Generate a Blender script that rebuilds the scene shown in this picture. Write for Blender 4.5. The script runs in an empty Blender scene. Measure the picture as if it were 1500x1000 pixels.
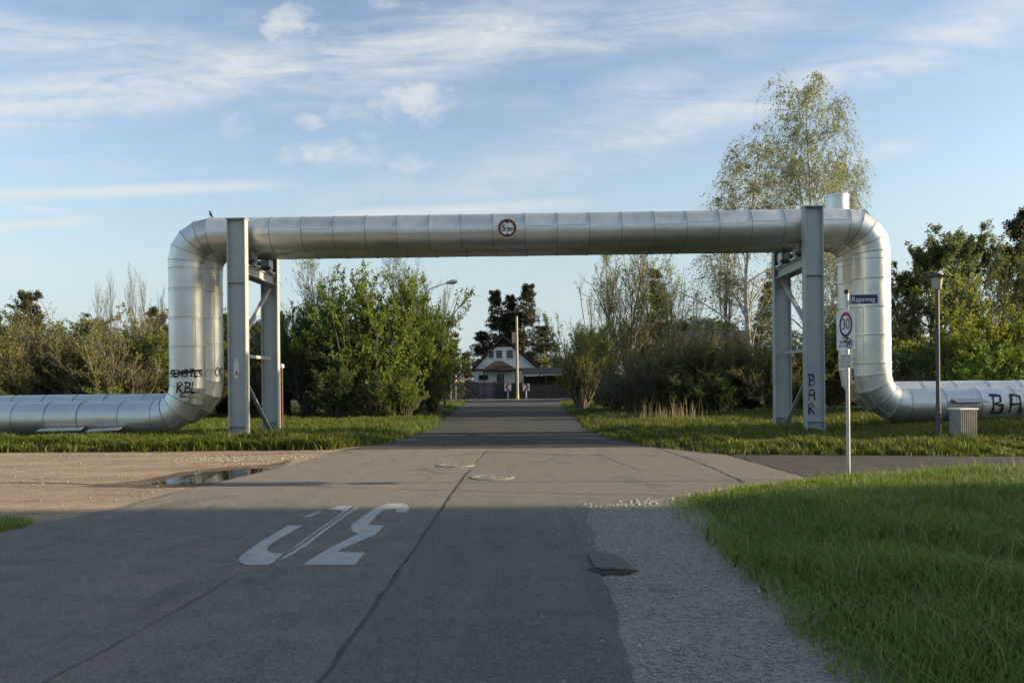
import bpy, bmesh, math, random
import numpy as np
from mathutils import Vector, Matrix

random.seed(7)
rng = np.random.default_rng(11)
R = math.radians
SC = bpy.context.scene
COL = SC.collection

# ------------------------------------------------------------------ camera, sky, sun, exposure
F = 1167.0            # focal length in photo pixels (28 mm on 36 mm, 1500 px wide)
ROLL = R(0.55)
EYE = 1.6
SC.cycles.max_bounces = 6; SC.cycles.diffuse_bounces = 3; SC.cycles.glossy_bounces = 3; SC.cycles.transmission_bounces = 3; SC.cycles.transparent_max_bounces = 4
cam_d = bpy.data.cameras.new('camera')
cam_d.lens = 28.0; cam_d.sensor_width = 36.0; cam_d.sensor_fit = 'HORIZONTAL'
cam_d.shift_y = 65.0 / 1500.0
cam_d.clip_start = 0.05; cam_d.clip_end = 6000
cam = bpy.data.objects.new('camera', cam_d); COL.objects.link(cam)
cam.matrix_world = Matrix.Translation((0, 0, EYE)) @ Matrix.Rotation(R(90), 4, 'X') @ Matrix.Rotation(-ROLL, 4, 'Z')
SC.camera = cam

SUN_EL = R(14.0)
SUN_AZ = R(-1.2)      # angle of the direction to the sun, from +X (right) towards +Y (away from camera)
to_sun = Vector((math.cos(SUN_EL) * math.cos(SUN_AZ), math.cos(SUN_EL) * math.sin(SUN_AZ), math.sin(SUN_EL)))
sd = bpy.data.lights.new('sun', 'SUN'); sd.energy = 5.0; sd.angle = R(0.55); sd.color = (1.0, 0.77, 0.50)
sun = bpy.data.objects.new('sun', sd); COL.objects.link(sun)
sun.rotation_euler = to_sun.to_track_quat('Z', 'Y').to_euler()
sun.location = (40, 0, 30)

SC.view_settings.view_transform = 'Standard'; SC.view_settings.look = 'None'
SC.view_settings.exposure = 0.94; SC.view_settings.gamma = 1.0
SC.view_settings.use_curve_mapping = False

# ---------------------------------------------------------------- node expression helper
class X:
    def __init__(s, nt, sock): s.nt = nt; s.s = sock
    def _m(s, op, *a, clamp=False):
        n = s.nt.nodes.new('ShaderNodeMath'); n.operation = op; n.use_clamp = clamp
        for i, v in enumerate((s,) + a):
            if isinstance(v, X): s.nt.links.new(v.s, n.inputs[i])
            else: n.inputs[i].default_value = float(v)
        return X(s.nt, n.outputs[0])
    def __add__(s, o): return s._m('ADD', o)
    def __radd__(s, o): return s._m('ADD', o)
    def __sub__(s, o): return s._m('SUBTRACT', o)
    def __rsub__(s, o): return (s * -1.0) + o
    def __mul__(s, o): return s._m('MULTIPLY', o)
    def __rmul__(s, o): return s._m('MULTIPLY', o)
    def __truediv__(s, o): return s._m('DIVIDE', o)
    def abs(s): return s._m('ABSOLUTE')
    def max(s, o): return s._m('MAXIMUM', o)
    def min(s, o): return s._m('MINIMUM', o)
    def clamp(s): return s._m('ADD', 0.0, clamp=True)
    def pow(s, o): return s._m('POWER', o)
    def map(s, a, b, c=0.0, d=1.0, smooth=True):
        n = s.nt.nodes.new('ShaderNodeMapRange')
        n.interpolation_type = 'SMOOTHSTEP' if smooth else 'LINEAR'
        s.nt.links.new(s.s, n.inputs['Value'])
        for k, v in zip(('From Min', 'From Max', 'To Min', 'To Max'), (a, b, c, d)): n.inputs[k].default_value = v
        return X(s.nt, n.outputs[0])

def nd(nt, t, **kw):
    n = nt.nodes.new(t)
    for k, v in kw.items(): setattr(n, k, v)
    return n
def noise(nt, vec, scale, detail=4.0, rough=0.55, dist=0.0):
    n = nd(nt, 'ShaderNodeTexNoise')
    n.inputs['Scale'].default_value = scale; n.inputs['Detail'].default_value = detail
    n.inputs['Roughness'].default_value = rough; n.inputs['Distortion'].default_value = dist
    if vec is not None: nt.links.new(vec, n.inputs['Vector'])
    return X(nt, n.outputs[0])
def voro(nt, vec, scale, feature='F1', out='Distance'):
    n = nd(nt, 'ShaderNodeTexVoronoi', feature=feature)
    n.inputs['Scale'].default_value = scale
    if vec is not None: nt.links.new(vec, n.inputs['Vector'])
    return X(nt, n.outputs[out])
def mapping(nt, vec, scale=(1, 1, 1), rot=(0, 0, 0), loc=(0, 0, 0)):
    n = nd(nt, 'ShaderNodeMapping')
    nt.links.new(vec, n.inputs['Vector'])
    n.inputs['Scale'].default_value = scale; n.inputs['Rotation'].default_value = rot; n.inputs['Location'].default_value = loc
    return n.outputs[0]
def mixc(nt, fac, a, b):
    n = nd(nt, 'ShaderNodeMix', data_type='RGBA')
    for v, i in ((fac, 0), (a, 6), (b, 7)):
        if isinstance(v, X): nt.links.new(v.s, n.inputs[i])
        elif hasattr(v, 'is_linked'): nt.links.new(v, n.inputs[i])
        elif i == 0: n.inputs[0].default_value = v
        else: n.inputs[i].default_value = (v[0], v[1], v[2], 1)
    return n.outputs[2]

# ---------------------------------------------------------------- world
w = bpy.data.worlds.new('World'); SC.world = w; w.use_nodes = True
nt = w.node_tree; nt.nodes.clear()
sky = nd(nt, 'ShaderNodeTexSky', sky_type='NISHITA')
sky.sun_disc = False; sky.sun_elevation = SUN_EL
sky.sun_rotation = R(90) - SUN_AZ
sky.altitude = 100; sky.air_density = 1.0; sky.dust_density = 1.1; sky.ozone_density = 1.0
tc = nd(nt, 'ShaderNodeTexCoord')
sep = nd(nt, 'ShaderNodeSeparateXYZ'); nt.links.new(tc.outputs['Generated'], sep.inputs[0])
dx, dy, dz = (X(nt, sep.outputs[i]) for i in range(3))
yy = dy.abs().max(0.25)
gx = dx / yy; gz = dz / yy
cb = nd(nt, 'ShaderNodeCombineXYZ'); nt.links.new(gx.s, cb.inputs[0]); nt.links.new(gz.s, cb.inputs[1])
gv = cb.outputs[0]
nbig = noise(nt, mapping(nt, gv, (1.6, 5.0, 1), (0, 0, R(-9))), 1.6, 5, 0.6, 0.4)
nstreak = noise(nt, mapping(nt, gv, (2.2, 14.0, 1), (0, 0, R(-10))), 2.4, 6, 0.62, 0.6)
nfine = noise(nt, mapping(nt, gv, (3, 6, 1), (0, 0, R(-12))), 9, 7, 0.65, 0.5)
npuff = noise(nt, mapping(nt, gv, (1, 1.5, 1)), 13, 6, 0.6, 0.2)
def band(x0, y0, x1, y1, width, fade, amt, wob=0.25):
    a0, b0, a1, b1 = (x0 - 750) / F, (565 - y0) / F, (x1 - 750) / F, (565 - y1) / F
    L = math.hypot(a1 - a0, b1 - b0); ux, uz = (a1 - a0) / L, (b1 - b0) / L
    t = (gx - a0) * ux + (gz - b0) * uz
    d = ((gz - b0) * ux - (gx - a0) * uz + (nbig - 0.5) * (wob * width / F * 4)).abs()
    return d.map(width / F, 0.0) * t.map(L, L - fade / F) * t.map(-fade / F, 0.0) * amt
cir = band(-300, 190, 1010, 12, 75, 260, 1.0)
cir = cir.max(band(-150, 30, 760, 140, 70, 260, 0.85))
cir = cir.max(band(500, 110, 1300, -10, 60, 250, 0.8))
cir = cir.max(band(980, 190, 1650, -20, 60, 220, 0.95))
cir = cir.max(band(700, 290, 1120, 60, 90, 200, 0.55))
cir = cir.max(band(1150, 270, 1420, 190, 25, 120, 0.6))
soft = cir * (nstreak.map(0.22, 0.72) * 0.75 + nfine.map(0.3, 0.75) * 0.25)
thin = band(-200, 285, 490, 265, 15, 200, 0.95, 0.1).max(band(-150, 338, 170, 314, 13, 80, 0.8, 0.15))
thin = thin.max(band(540, 312, 900, 296, 16, 90, 0.8, 0.1)).max(band(60, 300, 130, 308, 7, 60, 0.5, 0.1))
thin = thin * nstreak.map(0.15, 0.6, 0.45, 1.0)
veil = nbig.map(0.40, 0.8) * nstreak.map(0.3, 0.8) * 0.6
puff = None
for (cx, cy, rx, rz, a) in ((425, 47, 52, 36, .9), (592, 146, 72, 36, .9), (522, 168, 44, 24, .7), (455, 178, 34, 13, .75),
                            (498, 220, 68, 24, .75), (617, 238, 42, 17, .6), (352, 175, 48, 24, .5), (545, 198, 26, 13, .5),
                            (672, 148, 30, 12, .5), (590, 0, 60, 14, .6), (20, 385, 50, 20, .5), (570, 275, 60, 24, .3)):
    ex = (gx - (cx - 750) / F) / (rx / F); ez = (gz - (565 - cy) / F) / (rz / F)
    d = ex * ex + ez * ez + (npuff - 0.5) * 6.5 + (nfine - 0.5) * 2.5
    m = d.map(1.5, -1.0) * a
    puff = m if puff is None else puff.max(m)
cl = (soft * 1.15).max(thin).max(veil).max(puff * 0.95)
lowhaze = gz.map(0.40, 0.0) * 0.90
up = dz.map(-0.02, 0.03)
cl = (cl * up * 0.92).max(0.0).min(1.0)
bg1 = nd(nt, 'ShaderNodeBackground'); bg1.inputs[1].default_value = 0.124
hz = mixc(nt, lowhaze * up, sky.outputs[0], (2.35, 2.85, 3.1))
mx = mixc(nt, cl, hz, (3.25, 3.4, 3.55))
nt.links.new(mx, bg1.inputs[0])
wo = nd(nt, 'ShaderNodeOutputWorld'); nt.links.new(bg1.outputs[0], wo.inputs[0])
w.cycles.sampling_method = 'MANUAL'; w.cycles.sample_map_resolution = 512

# ---------------------------------------------------------------- pixel -> world helpers (layout from the photograph)
def P(px, py, Y):
    ddx, ddy = px - 750.0, py - 565.0
    u = ddx * math.cos(ROLL) - ddy * math.sin(ROLL)
    v = ddx * math.sin(ROLL) + ddy * math.cos(ROLL)
    return Vector((u / F * Y, Y, EYE - v / F * Y))
def G(px, py, z=0.0):
    ddx, ddy = px - 750.0, py - 565.0
    u = ddx * math.cos(ROLL) - ddy * math.sin(ROLL)
    v = ddx * math.sin(ROLL) + ddy * math.cos(ROLL)
    Y = (EYE - z) * F / v
    return Vector((u / F * Y, Y, z))

# ---------------------------------------------------------------- materials
MATS = {}
def new_mat(name):
    m = bpy.data.materials.new(name); m.use_nodes = True
    t = m.node_tree; b = t.nodes['Principled BSDF']
    MATS[name] = m
    return m, t, b
def bump(t, b, h, dist, strength=1.0):
    n = nd(t, 'ShaderNodeBump'); n.inputs['Distance'].default_value = dist; n.inputs['Strength'].default_value = strength
    t.links.new(h.s, n.inputs['Height']); t.links.new(n.outputs[0], b.inputs['Normal'])
def pos(t): return nd(t, 'ShaderNodeNewGeometry').outputs['Position']
def objc(t): return nd(t, 'ShaderNodeTexCoord').outputs['Object']
def plain(name, col, rough=0.6, metal=0.0, var=0.15, scale=6.0, bmp=0.0):
    m, t, b = new_mat(name)
    v = objc(t)
    n = noise(t, v, scale, 5, 0.6)
    c = mixc(t, n.map(0.3, 0.7), [k * (1 - var) for k in col], [min(1, k * (1 + var)) for k in col])
    t.links.new(c, b.inputs['Base Color'])
    b.inputs['Roughness'].default_value = rough; b.inputs['Metallic'].default_value = metal
    if bmp: bump(t, b, noise(t, v, scale * 8, 4, 0.6), bmp)
    return m

def mat_cladding():
    m, t, b = new_mat('cladding')
    v = pos(t)
    oi = nd(t, 'ShaderNodeObjectInfo'); rnd = X(t, oi.outputs['Random'])
    n1 = noise(t, v, 1.3, 5, 0.6); n2 = noise(t, mapping(t, v, (1, 1, 6)), 5, 5, 0.65); n3 = noise(t, mapping(t, v, (9, 9, .9)), 2, 5, 0.6)
    f = (n1 * 0.4 + n2 * 0.2 + n3 * 0.2 + rnd * 0.16).clamp()
    c = mixc(t, f.map(0.25, 0.8), (0.61, 0.63, 0.605), (0.79, 0.81, 0.775))
    st = n3.map(0.62, 0.8) * n1.map(0.4, 0.6) * 0.45
    c = mixc(t, st, c, (0.40, 0.38, 0.34))
    t.links.new(c, b.inputs['Base Color'])
    b.inputs['Metallic'].default_value = 0.82
    r = n1.map(0.3, 0.7, 0.40, 0.52) + (rnd - 0.5) * 0.08 + (n2 - 0.5) * 0.08
    t.links.new(r.s, b.inputs['Roughness'])
    bump(t, b, noise(t, v, 2.0, 3, 0.5) + noise(t, v, 0.9, 2, 0.5) * 0.8, 0.03, 0.6)
    return m
def mat_asphalt(name, dark, light, dustc, dust_amt, junction=0.0):
    m, t, b = new_mat(name)
    v = pos(t)
    fine = noise(t, v, 160, 3, 0.7); grain = voro(t, v, 110)
    mid = noise(t, v, 2.2, 6, 0.65); big = noise(t, mapping(t, v, (1.0, 0.35, 1)), 0.35, 5, 0.6)
    tread = noise(t, mapping(t, v, (2.2, 0.07, 1), (0, 0, R(1.9))), 1.0, 4, 0.6)
    c = mixc(t, (fine * 0.4 + mid * 0.35 + tread * 0.3).map(0.3, 0.72), dark, light)
    c = mixc(t, (big * 0.55 + mid * 0.45).map(0.42, 0.68) * dust_amt, c, dustc)
    if junction:      # lot dust, thickened past the shadow edge to paint the junction sunlit
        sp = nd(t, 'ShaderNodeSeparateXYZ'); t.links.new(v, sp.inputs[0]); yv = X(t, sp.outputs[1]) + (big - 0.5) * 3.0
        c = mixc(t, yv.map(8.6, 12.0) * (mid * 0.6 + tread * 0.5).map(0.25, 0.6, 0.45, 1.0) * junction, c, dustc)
    s3 = nd(t, 'ShaderNodeSeparateColor'); vk = nd(t, 'ShaderNodeTexVoronoi'); vk.inputs['Scale'].default_value = 75; t.links.new(v, vk.inputs['Vector']); t.links.new(vk.outputs['Color'], s3.inputs[0])
    agg = X(t, s3.outputs[0])
    c = mixc(t, agg.map(0.55, 1.0) * 0.32, c, [min(.4, k * 1.9) for k in light]); c = mixc(t, agg.map(0.4, 0.0) * 0.32, c, [k * 0.45 for k in dark])
    st2 = noise(t, mapping(t, v, (1, 0.5, 1), (0, 0, R(1.9)), (3, 7, 0)), 0.8, 7, 0.7, 0.6)
    c = mixc(t, st2.map(0.54, 0.68) * 0.5, c, [k * 0.68 for k in dark]); c = mixc(t, tread.map(0.56, 0.72) * 0.35, c, [k * 1.25 for k in light])
    c = mixc(t, noise(t, v, 7, 5, 0.7).map(0.66, 0.76) * 0.5, c, [k * 0.5 for k in dark])
    c = mixc(t, voro(t, v, 45, 'F1').map(0.16, 0.06) * noise(t, v, 30, 2).map(0.45, 0.6) * 0.5, c, [k * 2.2 for k in light])
    t.links.new(c, b.inputs['Base Color'])
    b.inputs['Roughness'].default_value = 0.85; b.inputs['Specular IOR Level'].default_value = 0.25
    bump(t, b, fine * 0.5 + grain * 1.0 + mid * 0.6, 0.012, 1.0)
    return m
def mat_dirt():
    m, t, b = new_mat('dirt')
    v = pos(t)
    st = noise(t, mapping(t, v, (0.25, 1.1, 1), (0, 0, R(-3))), 1.1, 6, 0.65)
    mid = noise(t, v, 2.5, 6, 0.65); fine = noise(t, v, 60, 4, 0.7)
    c = mixc(t, (st * 0.6 + mid * 0.4).map(0.35, 0.68), (0.235, 0.178, 0.12), (0.43, 0.34, 0.245))
    c = mixc(t, fine.map(0.4, 0.75) * 0.5, c, (0.45, 0.37, 0.28))
    c = mixc(t, st.map(0.62, 0.72) * 0.5, c, (0.12, 0.10, 0.08))
    t.links.new(c, b.inputs['Base Color'])
    b.inputs['Roughness'].default_value = 0.95; b.inputs['Specular IOR Level'].default_value = 0.15
    bump(t, b, mid * 0.7 + fine * 0.35 + st * 0.7 + noise(t, v, 14, 4, 0.6) * 0.4, 0.07, 1.0)
    return m
def mat_gravel():
    m, t, b = new_mat('gravel')
    v = pos(t)
    vo = voro(t, v, 115); vc = nd(t, 'ShaderNodeTexVoronoi'); vc.inputs['Scale'].default_value = 115; t.links.new(v, vc.inputs['Vector'])
    s2 = nd(t, 'ShaderNodeSeparateColor'); t.links.new(vc.outputs['Color'], s2.inputs[0])
    cell = X(t, s2.outputs[0])
    mid = noise(t, v, 1.7, 6, 0.65); fine = noise(t, v, 90, 4, 0.7)
    c = mixc(t, cell, (0.27, 0.25, 0.212), (0.52, 0.48, 0.41))
    c = mixc(t, mid.map(0.42, 0.66) * 0.6, c, (0.43, 0.39, 0.32)); c = mixc(t, noise(t, v, 0.9, 6, 0.7).map(0.52, 0.66) * 0.5, c, (0.22, 0.198, 0.16))
    c = mixc(t, fine.map(0.5, 0.8) * 0.35, c, (0.42, 0.40, 0.36))
    t.links.new(c, b.inputs['Base Color']); b.inputs['Roughness'].default_value = 0.92
    b.inputs['Specular IOR Level'].default_value = 0.2
    bump(t, b, (vo * -1.0) * 0.8 + voro(t, v, 45) * -0.7 + fine * 0.4 + mid * 1.5, 0.022, 1.0)
    return m
def mat_soil(name, a, bb):
    m, t, b = new_mat(name)
    v = pos(t)
    n = noise(t, v, 1.2, 6, 0.65); f = noise(t, v, 30, 5, 0.7)
    c = mixc(t, (n * 0.6 + f * 0.4).map(0.35, 0.65), a, bb)
    t.links.new(c, b.inputs['Base Color']); b.inputs['Roughness'].default_value = 1.0
    b.inputs['Specular IOR Level'].default_value = 0.1
    bump(t, b, n + f * 0.4, 0.06)
    return m
def mat_leaf(name, a, bb, c3=None, transl=0.35, rough=0.55):
    m, t, b = new_mat(name)
    g = nd(t, 'ShaderNodeNewGeometry'); rnd = X(t, g.outputs['Random Per Island'])
    oi = nd(t, 'ShaderNodeObjectInfo'); orr = X(t, oi.outputs['Random'])
    n = noise(t, g.outputs['Position'], 0.55, 3, 0.6)
    c = mixc(t, (rnd * 0.6 + n.map(0.3, 0.7) * 0.4), a, bb)
    if c3: c = mixc(t, rnd.map(0.78, 0.92) * 0.8, c, c3)
    hsv = nd(t, 'ShaderNodeHueSaturation'); t.links.new(c, hsv.inputs['Color'])
    t.links.new((orr * 0.03 + 0.485).s, hsv.inputs['Hue']); t.links.new((orr * 0.3 + 0.85).s, hsv.inputs['Value'])
    t.links.new(hsv.outputs[0], b.inputs['Base Color']); b.inputs['Roughness'].default_value = rough
    b.inputs['Specular IOR Level'].default_value = 0.3
    tr = nd(t, 'ShaderNodeBsdfTranslucent'); t.links.new(hsv.outputs[0], tr.inputs[0])
    ms = nd(t, 'ShaderNodeMixShader'); ms.inputs[0].default_value = transl
    t.links.new(b.outputs[0], ms.inputs[1]); t.links.new(tr.outputs[0], ms.inputs[2])
    t.links.new(ms.outputs[0], t.nodes['Material Output'].inputs[0])
    return m

M = {}
M['cladding'] = mat_cladding()
M['steel'] = plain('steel_paint', (0.40, 0.43, 0.43), 0.5, 0.25, 0.07, 1.2, 0.0)
M['galv'] = plain('galvanised', (0.45, 0.47, 0.48), 0.42, 0.7, 0.15, 8)
M['dark_steel'] = plain('dark_steel', (0.09, 0.09, 0.09), 0.55, 0.4)
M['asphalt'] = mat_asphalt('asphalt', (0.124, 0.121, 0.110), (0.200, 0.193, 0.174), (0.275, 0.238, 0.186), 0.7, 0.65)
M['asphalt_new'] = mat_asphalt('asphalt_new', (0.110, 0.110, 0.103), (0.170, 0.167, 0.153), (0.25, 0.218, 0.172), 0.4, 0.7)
M['asphalt_far'] = mat_asphalt('asphalt_far', (0.048, 0.047, 0.045), (0.08, 0.077, 0.07), (0.14, 0.118, 0.09), 0.5)  # darker asphalt, lowered further to paint the shaded band of the far road
M['tar'] = plain('tar', (0.05, 0.049, 0.047), 0.8, 0, 0.3, 3)
M['hollow_shade'] = plain('painted_hollow_shade', (0.02, 0.018, 0.016), 0.95)  # near-black colour stands in for shade below the slab
def mat_roadpaint():
    m, t, b = new_mat('road_paint'); v = pos(t)
    worn = (0.0 + noise(t, v, 55, 5, 0.7) * 0.55 + noise(t, v, 3.5, 6, 0.7) * 0.45).map(0.52, 0.62) * 0.65
    cr = voro(t, v, 9, 'DISTANCE_TO_EDGE').map(0.02, 0.0) * 0.4
    c = mixc(t, noise(t, v, 6, 5, 0.65).map(0.3, 0.7), (0.34, 0.34, 0.325), (0.44, 0.44, 0.42))
    c = mixc(t, worn.max(cr), c, (0.13, 0.127, 0.118))
    t.links.new(c, b.inputs['Base Color']); b.inputs['Roughness'].default_value = 0.8
    bump(t, b, noise(t, v, 160, 3, 0.7), 0.006)
    return m
M['paint_road'] = mat_roadpaint()
M['dirt'] = mat_dirt()
M['damp'] = mat_soil('damp_earth', (0.09, 0.072, 0.053), (0.20, 0.16, 0.115))
M['gravel'] = mat_gravel()
M['stone'] = mat_leaf('stone', (0.25, 0.232, 0.197), (0.48, 0.44, 0.375), None, 0.0, 0.9)
M['soil'] = mat_soil('soil', (0.025, 0.032, 0.014), (0.055, 0.062, 0.025))
M['ground'] = mat_soil('ground', (0.035, 0.045, 0.018), (0.075, 0.075, 0.035))
M['litter'] = mat_soil('litter', (0.04, 0.033, 0.02), (0.085, 0.07, 0.042))
M['concrete'] = plain('concrete', (0.28, 0.265, 0.235), 0.85, 0, 0.2, 5, 0.004)
M['manhole'] = plain('manhole_concrete', (0.235, 0.212, 0.175), 0.85, 0, 0.2, 5, 0.004)
M['joint'] = plain('joint_strip', (0.20, 0.205, 0.20), 0.45, 0.7)
M['kerb'] = plain('kerb_stone', (0.40, 0.38, 0.34), 0.85, 0, 0.15, 4)
M['white'] = plain('white_paint', (0.72, 0.72, 0.70), 0.5, 0, 0.06)
M['red'] = plain('red_paint', (0.42, 0.025, 0.035), 0.5, 0, 0.1)
M['dullred'] = plain('faded_red', (0.16, 0.035, 0.03), 0.6, 0, 0.3, 14)
M['black'] = plain('black_paint', (0.012, 0.012, 0.014), 0.55, 0, 0.1)
M['spray'] = plain('spray_paint', (0.015, 0.016, 0.02), 0.6, 0, 0.3)
M['blue'] = plain('sign_blue', (0.018, 0.035, 0.13), 0.45, 0, 0.1)
M['plaster'] = plain('plaster', (0.84, 0.83, 0.81), 0.85, 0, 0.05, 2)
M['brown_wood'] = plain('brown_wood', (0.055, 0.030, 0.022), 0.7, 0, 0.25, 4)
M['grey_wood'] = plain('grey_wood', (0.055, 0.060, 0.066), 0.75, 0, 0.3, 3)
M['gate_grey'] = plain('gate_grey', (0.022, 0.025, 0.030), 0.6, 0, 0.2)
M['roof'] = plain('roof_tile', (0.036, 0.026, 0.022), 0.75, 0, 0.3, 3)
M['pale_wood'] = plain('pale_wood', (0.42, 0.36, 0.24), 0.75, 0, 0.15, 3)
M['yellow'] = plain('yellow_paint', (0.55, 0.42, 0.05), 0.6)
M['orange'] = plain('orange_paint', (0.12, 0.06, 0.035), 0.6)
M['bark'] = plain('bark', (0.085, 0.068, 0.05), 0.9, 0, 0.3, 6, 0.01)
M['twig'] = plain('twig_brown', (0.15, 0.125, 0.085), 0.85, 0, 0.3, 3)
M['twig_pale'] = plain('twig_pale', (0.17, 0.14, 0.09), 0.85, 0, 0.3, 3)
M['birchbark'] = plain('birch_bark', (0.42, 0.40, 0.36), 0.8, 0, 0.45, 4)
M['feather'] = plain('feather', (0.012, 0.012, 0.014), 0.6)
M['brick'] = plain('brick_render', (0.36, 0.30, 0.24), 0.9, 0, 0.15, 2, 0.004)
M['leaf_spring'] = mat_leaf('leaf_spring', (0.105, 0.185, 0.024), (0.21, 0.315, 0.045), (0.27, 0.33, 0.05), 0.5)
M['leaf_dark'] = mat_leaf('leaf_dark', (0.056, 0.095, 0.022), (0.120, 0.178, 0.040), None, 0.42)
M['leaf_olive'] = mat_leaf('leaf_olive', (0.135, 0.158, 0.034), (0.245, 0.262, 0.060), (0.26, 0.21, 0.08), 0.45)
M['leaf_yellow'] = mat_leaf('leaf_yellow', (0.17, 0.22, 0.022), (0.31, 0.36, 0.038), (0.38, 0.38, 0.06), 0.5)
M['leaf_birch'] = mat_leaf('leaf_birch', (0.13, 0.18, 0.024), (0.24, 0.30, 0.045), (0.28, 0.28, 0.06), 0.45)
M['leaf_grey'] = mat_leaf('leaf_grey', (0.085, 0.122, 0.042), (0.18, 0.225, 0.075), (0.25, 0.28, 0.12), 0.45)
M['needle'] = mat_leaf('needle', (0.026, 0.038, 0.016), (0.062, 0.078, 0.030), (0.10, 0.065, 0.03), 0.2)
M['needle_brown'] = mat_leaf('needle_brown', (0.055, 0.060, 0.020), (0.115, 0.100, 0.035), (0.13, 0.08, 0.03), 0.2)
M['grass'] = mat_leaf('grass_blade', (0.095, 0.160, 0.018), (0.215, 0.295, 0.040), (0.28, 0.30, 0.09), 0.40, 0.5)
M['grass_verge'] = mat_leaf('grass_verge', (0.07, 0.10, 0.013), (0.165, 0.20, 0.028), (0.24, 0.24, 0.07), 0.42, 0.5)
M['grass_dry'] = mat_leaf('grass_dry', (0.24, 0.20, 0.10), (0.40, 0.34, 0.20), None, 0.3)
def simple(name, col, rough, spec=0.5, metal=0.0):
    m, t, b = new_mat(name); b.inputs['Base Color'].default_value = (*col, 1); b.inputs['Roughness'].default_value = rough
    b.inputs['Specular IOR Level'].default_value = spec; b.inputs['Metallic'].default_value = metal
    return m
M['water'] = simple('puddle_water', (0.012, 0.011, 0.009), 0.04)
M['pane'] = simple('window_pane', (0.02, 0.028, 0.035), 0.08, 0.6)
M['lampglass'] = simple('lamp_glass', (0.55, 0.54, 0.47), 0.25)

# ---------------------------------------------------------------- mesh helpers
def link(name, me, mat, parent=None):
    o = bpy.data.objects.new(name, me); COL.objects.link(o)
    if mat is not None and not me.materials: me.materials.append(M[mat] if isinstance(mat, str) else mat)
    if parent is not None: o.parent = parent
    return o
def tag(o, label=None, cat=None, group=None, kind=None):
    if label: o['label'] = label
    if cat: o['category'] = cat
    if group: o['group'] = group
    if kind: o['kind'] = kind
    return o
def empty(name, loc, label=None, cat=None, group=None, rz=0.0):
    o = bpy.data.objects.new(name, None); COL.objects.link(o)
    o.location = loc; o.rotation_euler = (0, 0, rz); o.empty_display_size = 0.3
    tag(o, label, cat, group)
    return o
def np_mesh(name, V, Fq, smooth=False):
    """V (N,3); Fq (M,k) with one k"""
    me = bpy.data.meshes.new(name)
    V = np.asarray(V, dtype=np.float32); Fq = np.asarray(Fq, dtype=np.int32)
    k = Fq.shape[1]
    me.vertices.add(len(V)); me.vertices.foreach_set('co', V.ravel())
    me.loops.add(Fq.size); me.loops.foreach_set('vertex_index', Fq.ravel())
    me.polygons.add(len(Fq)); me.polygons.foreach_set('loop_start', np.arange(len(Fq), dtype=np.int32) * k)
    if smooth: me.polygons.foreach_set('use_smooth', np.ones(len(Fq), dtype=bool))
    me.update(calc_edges=True)
    return me

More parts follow.
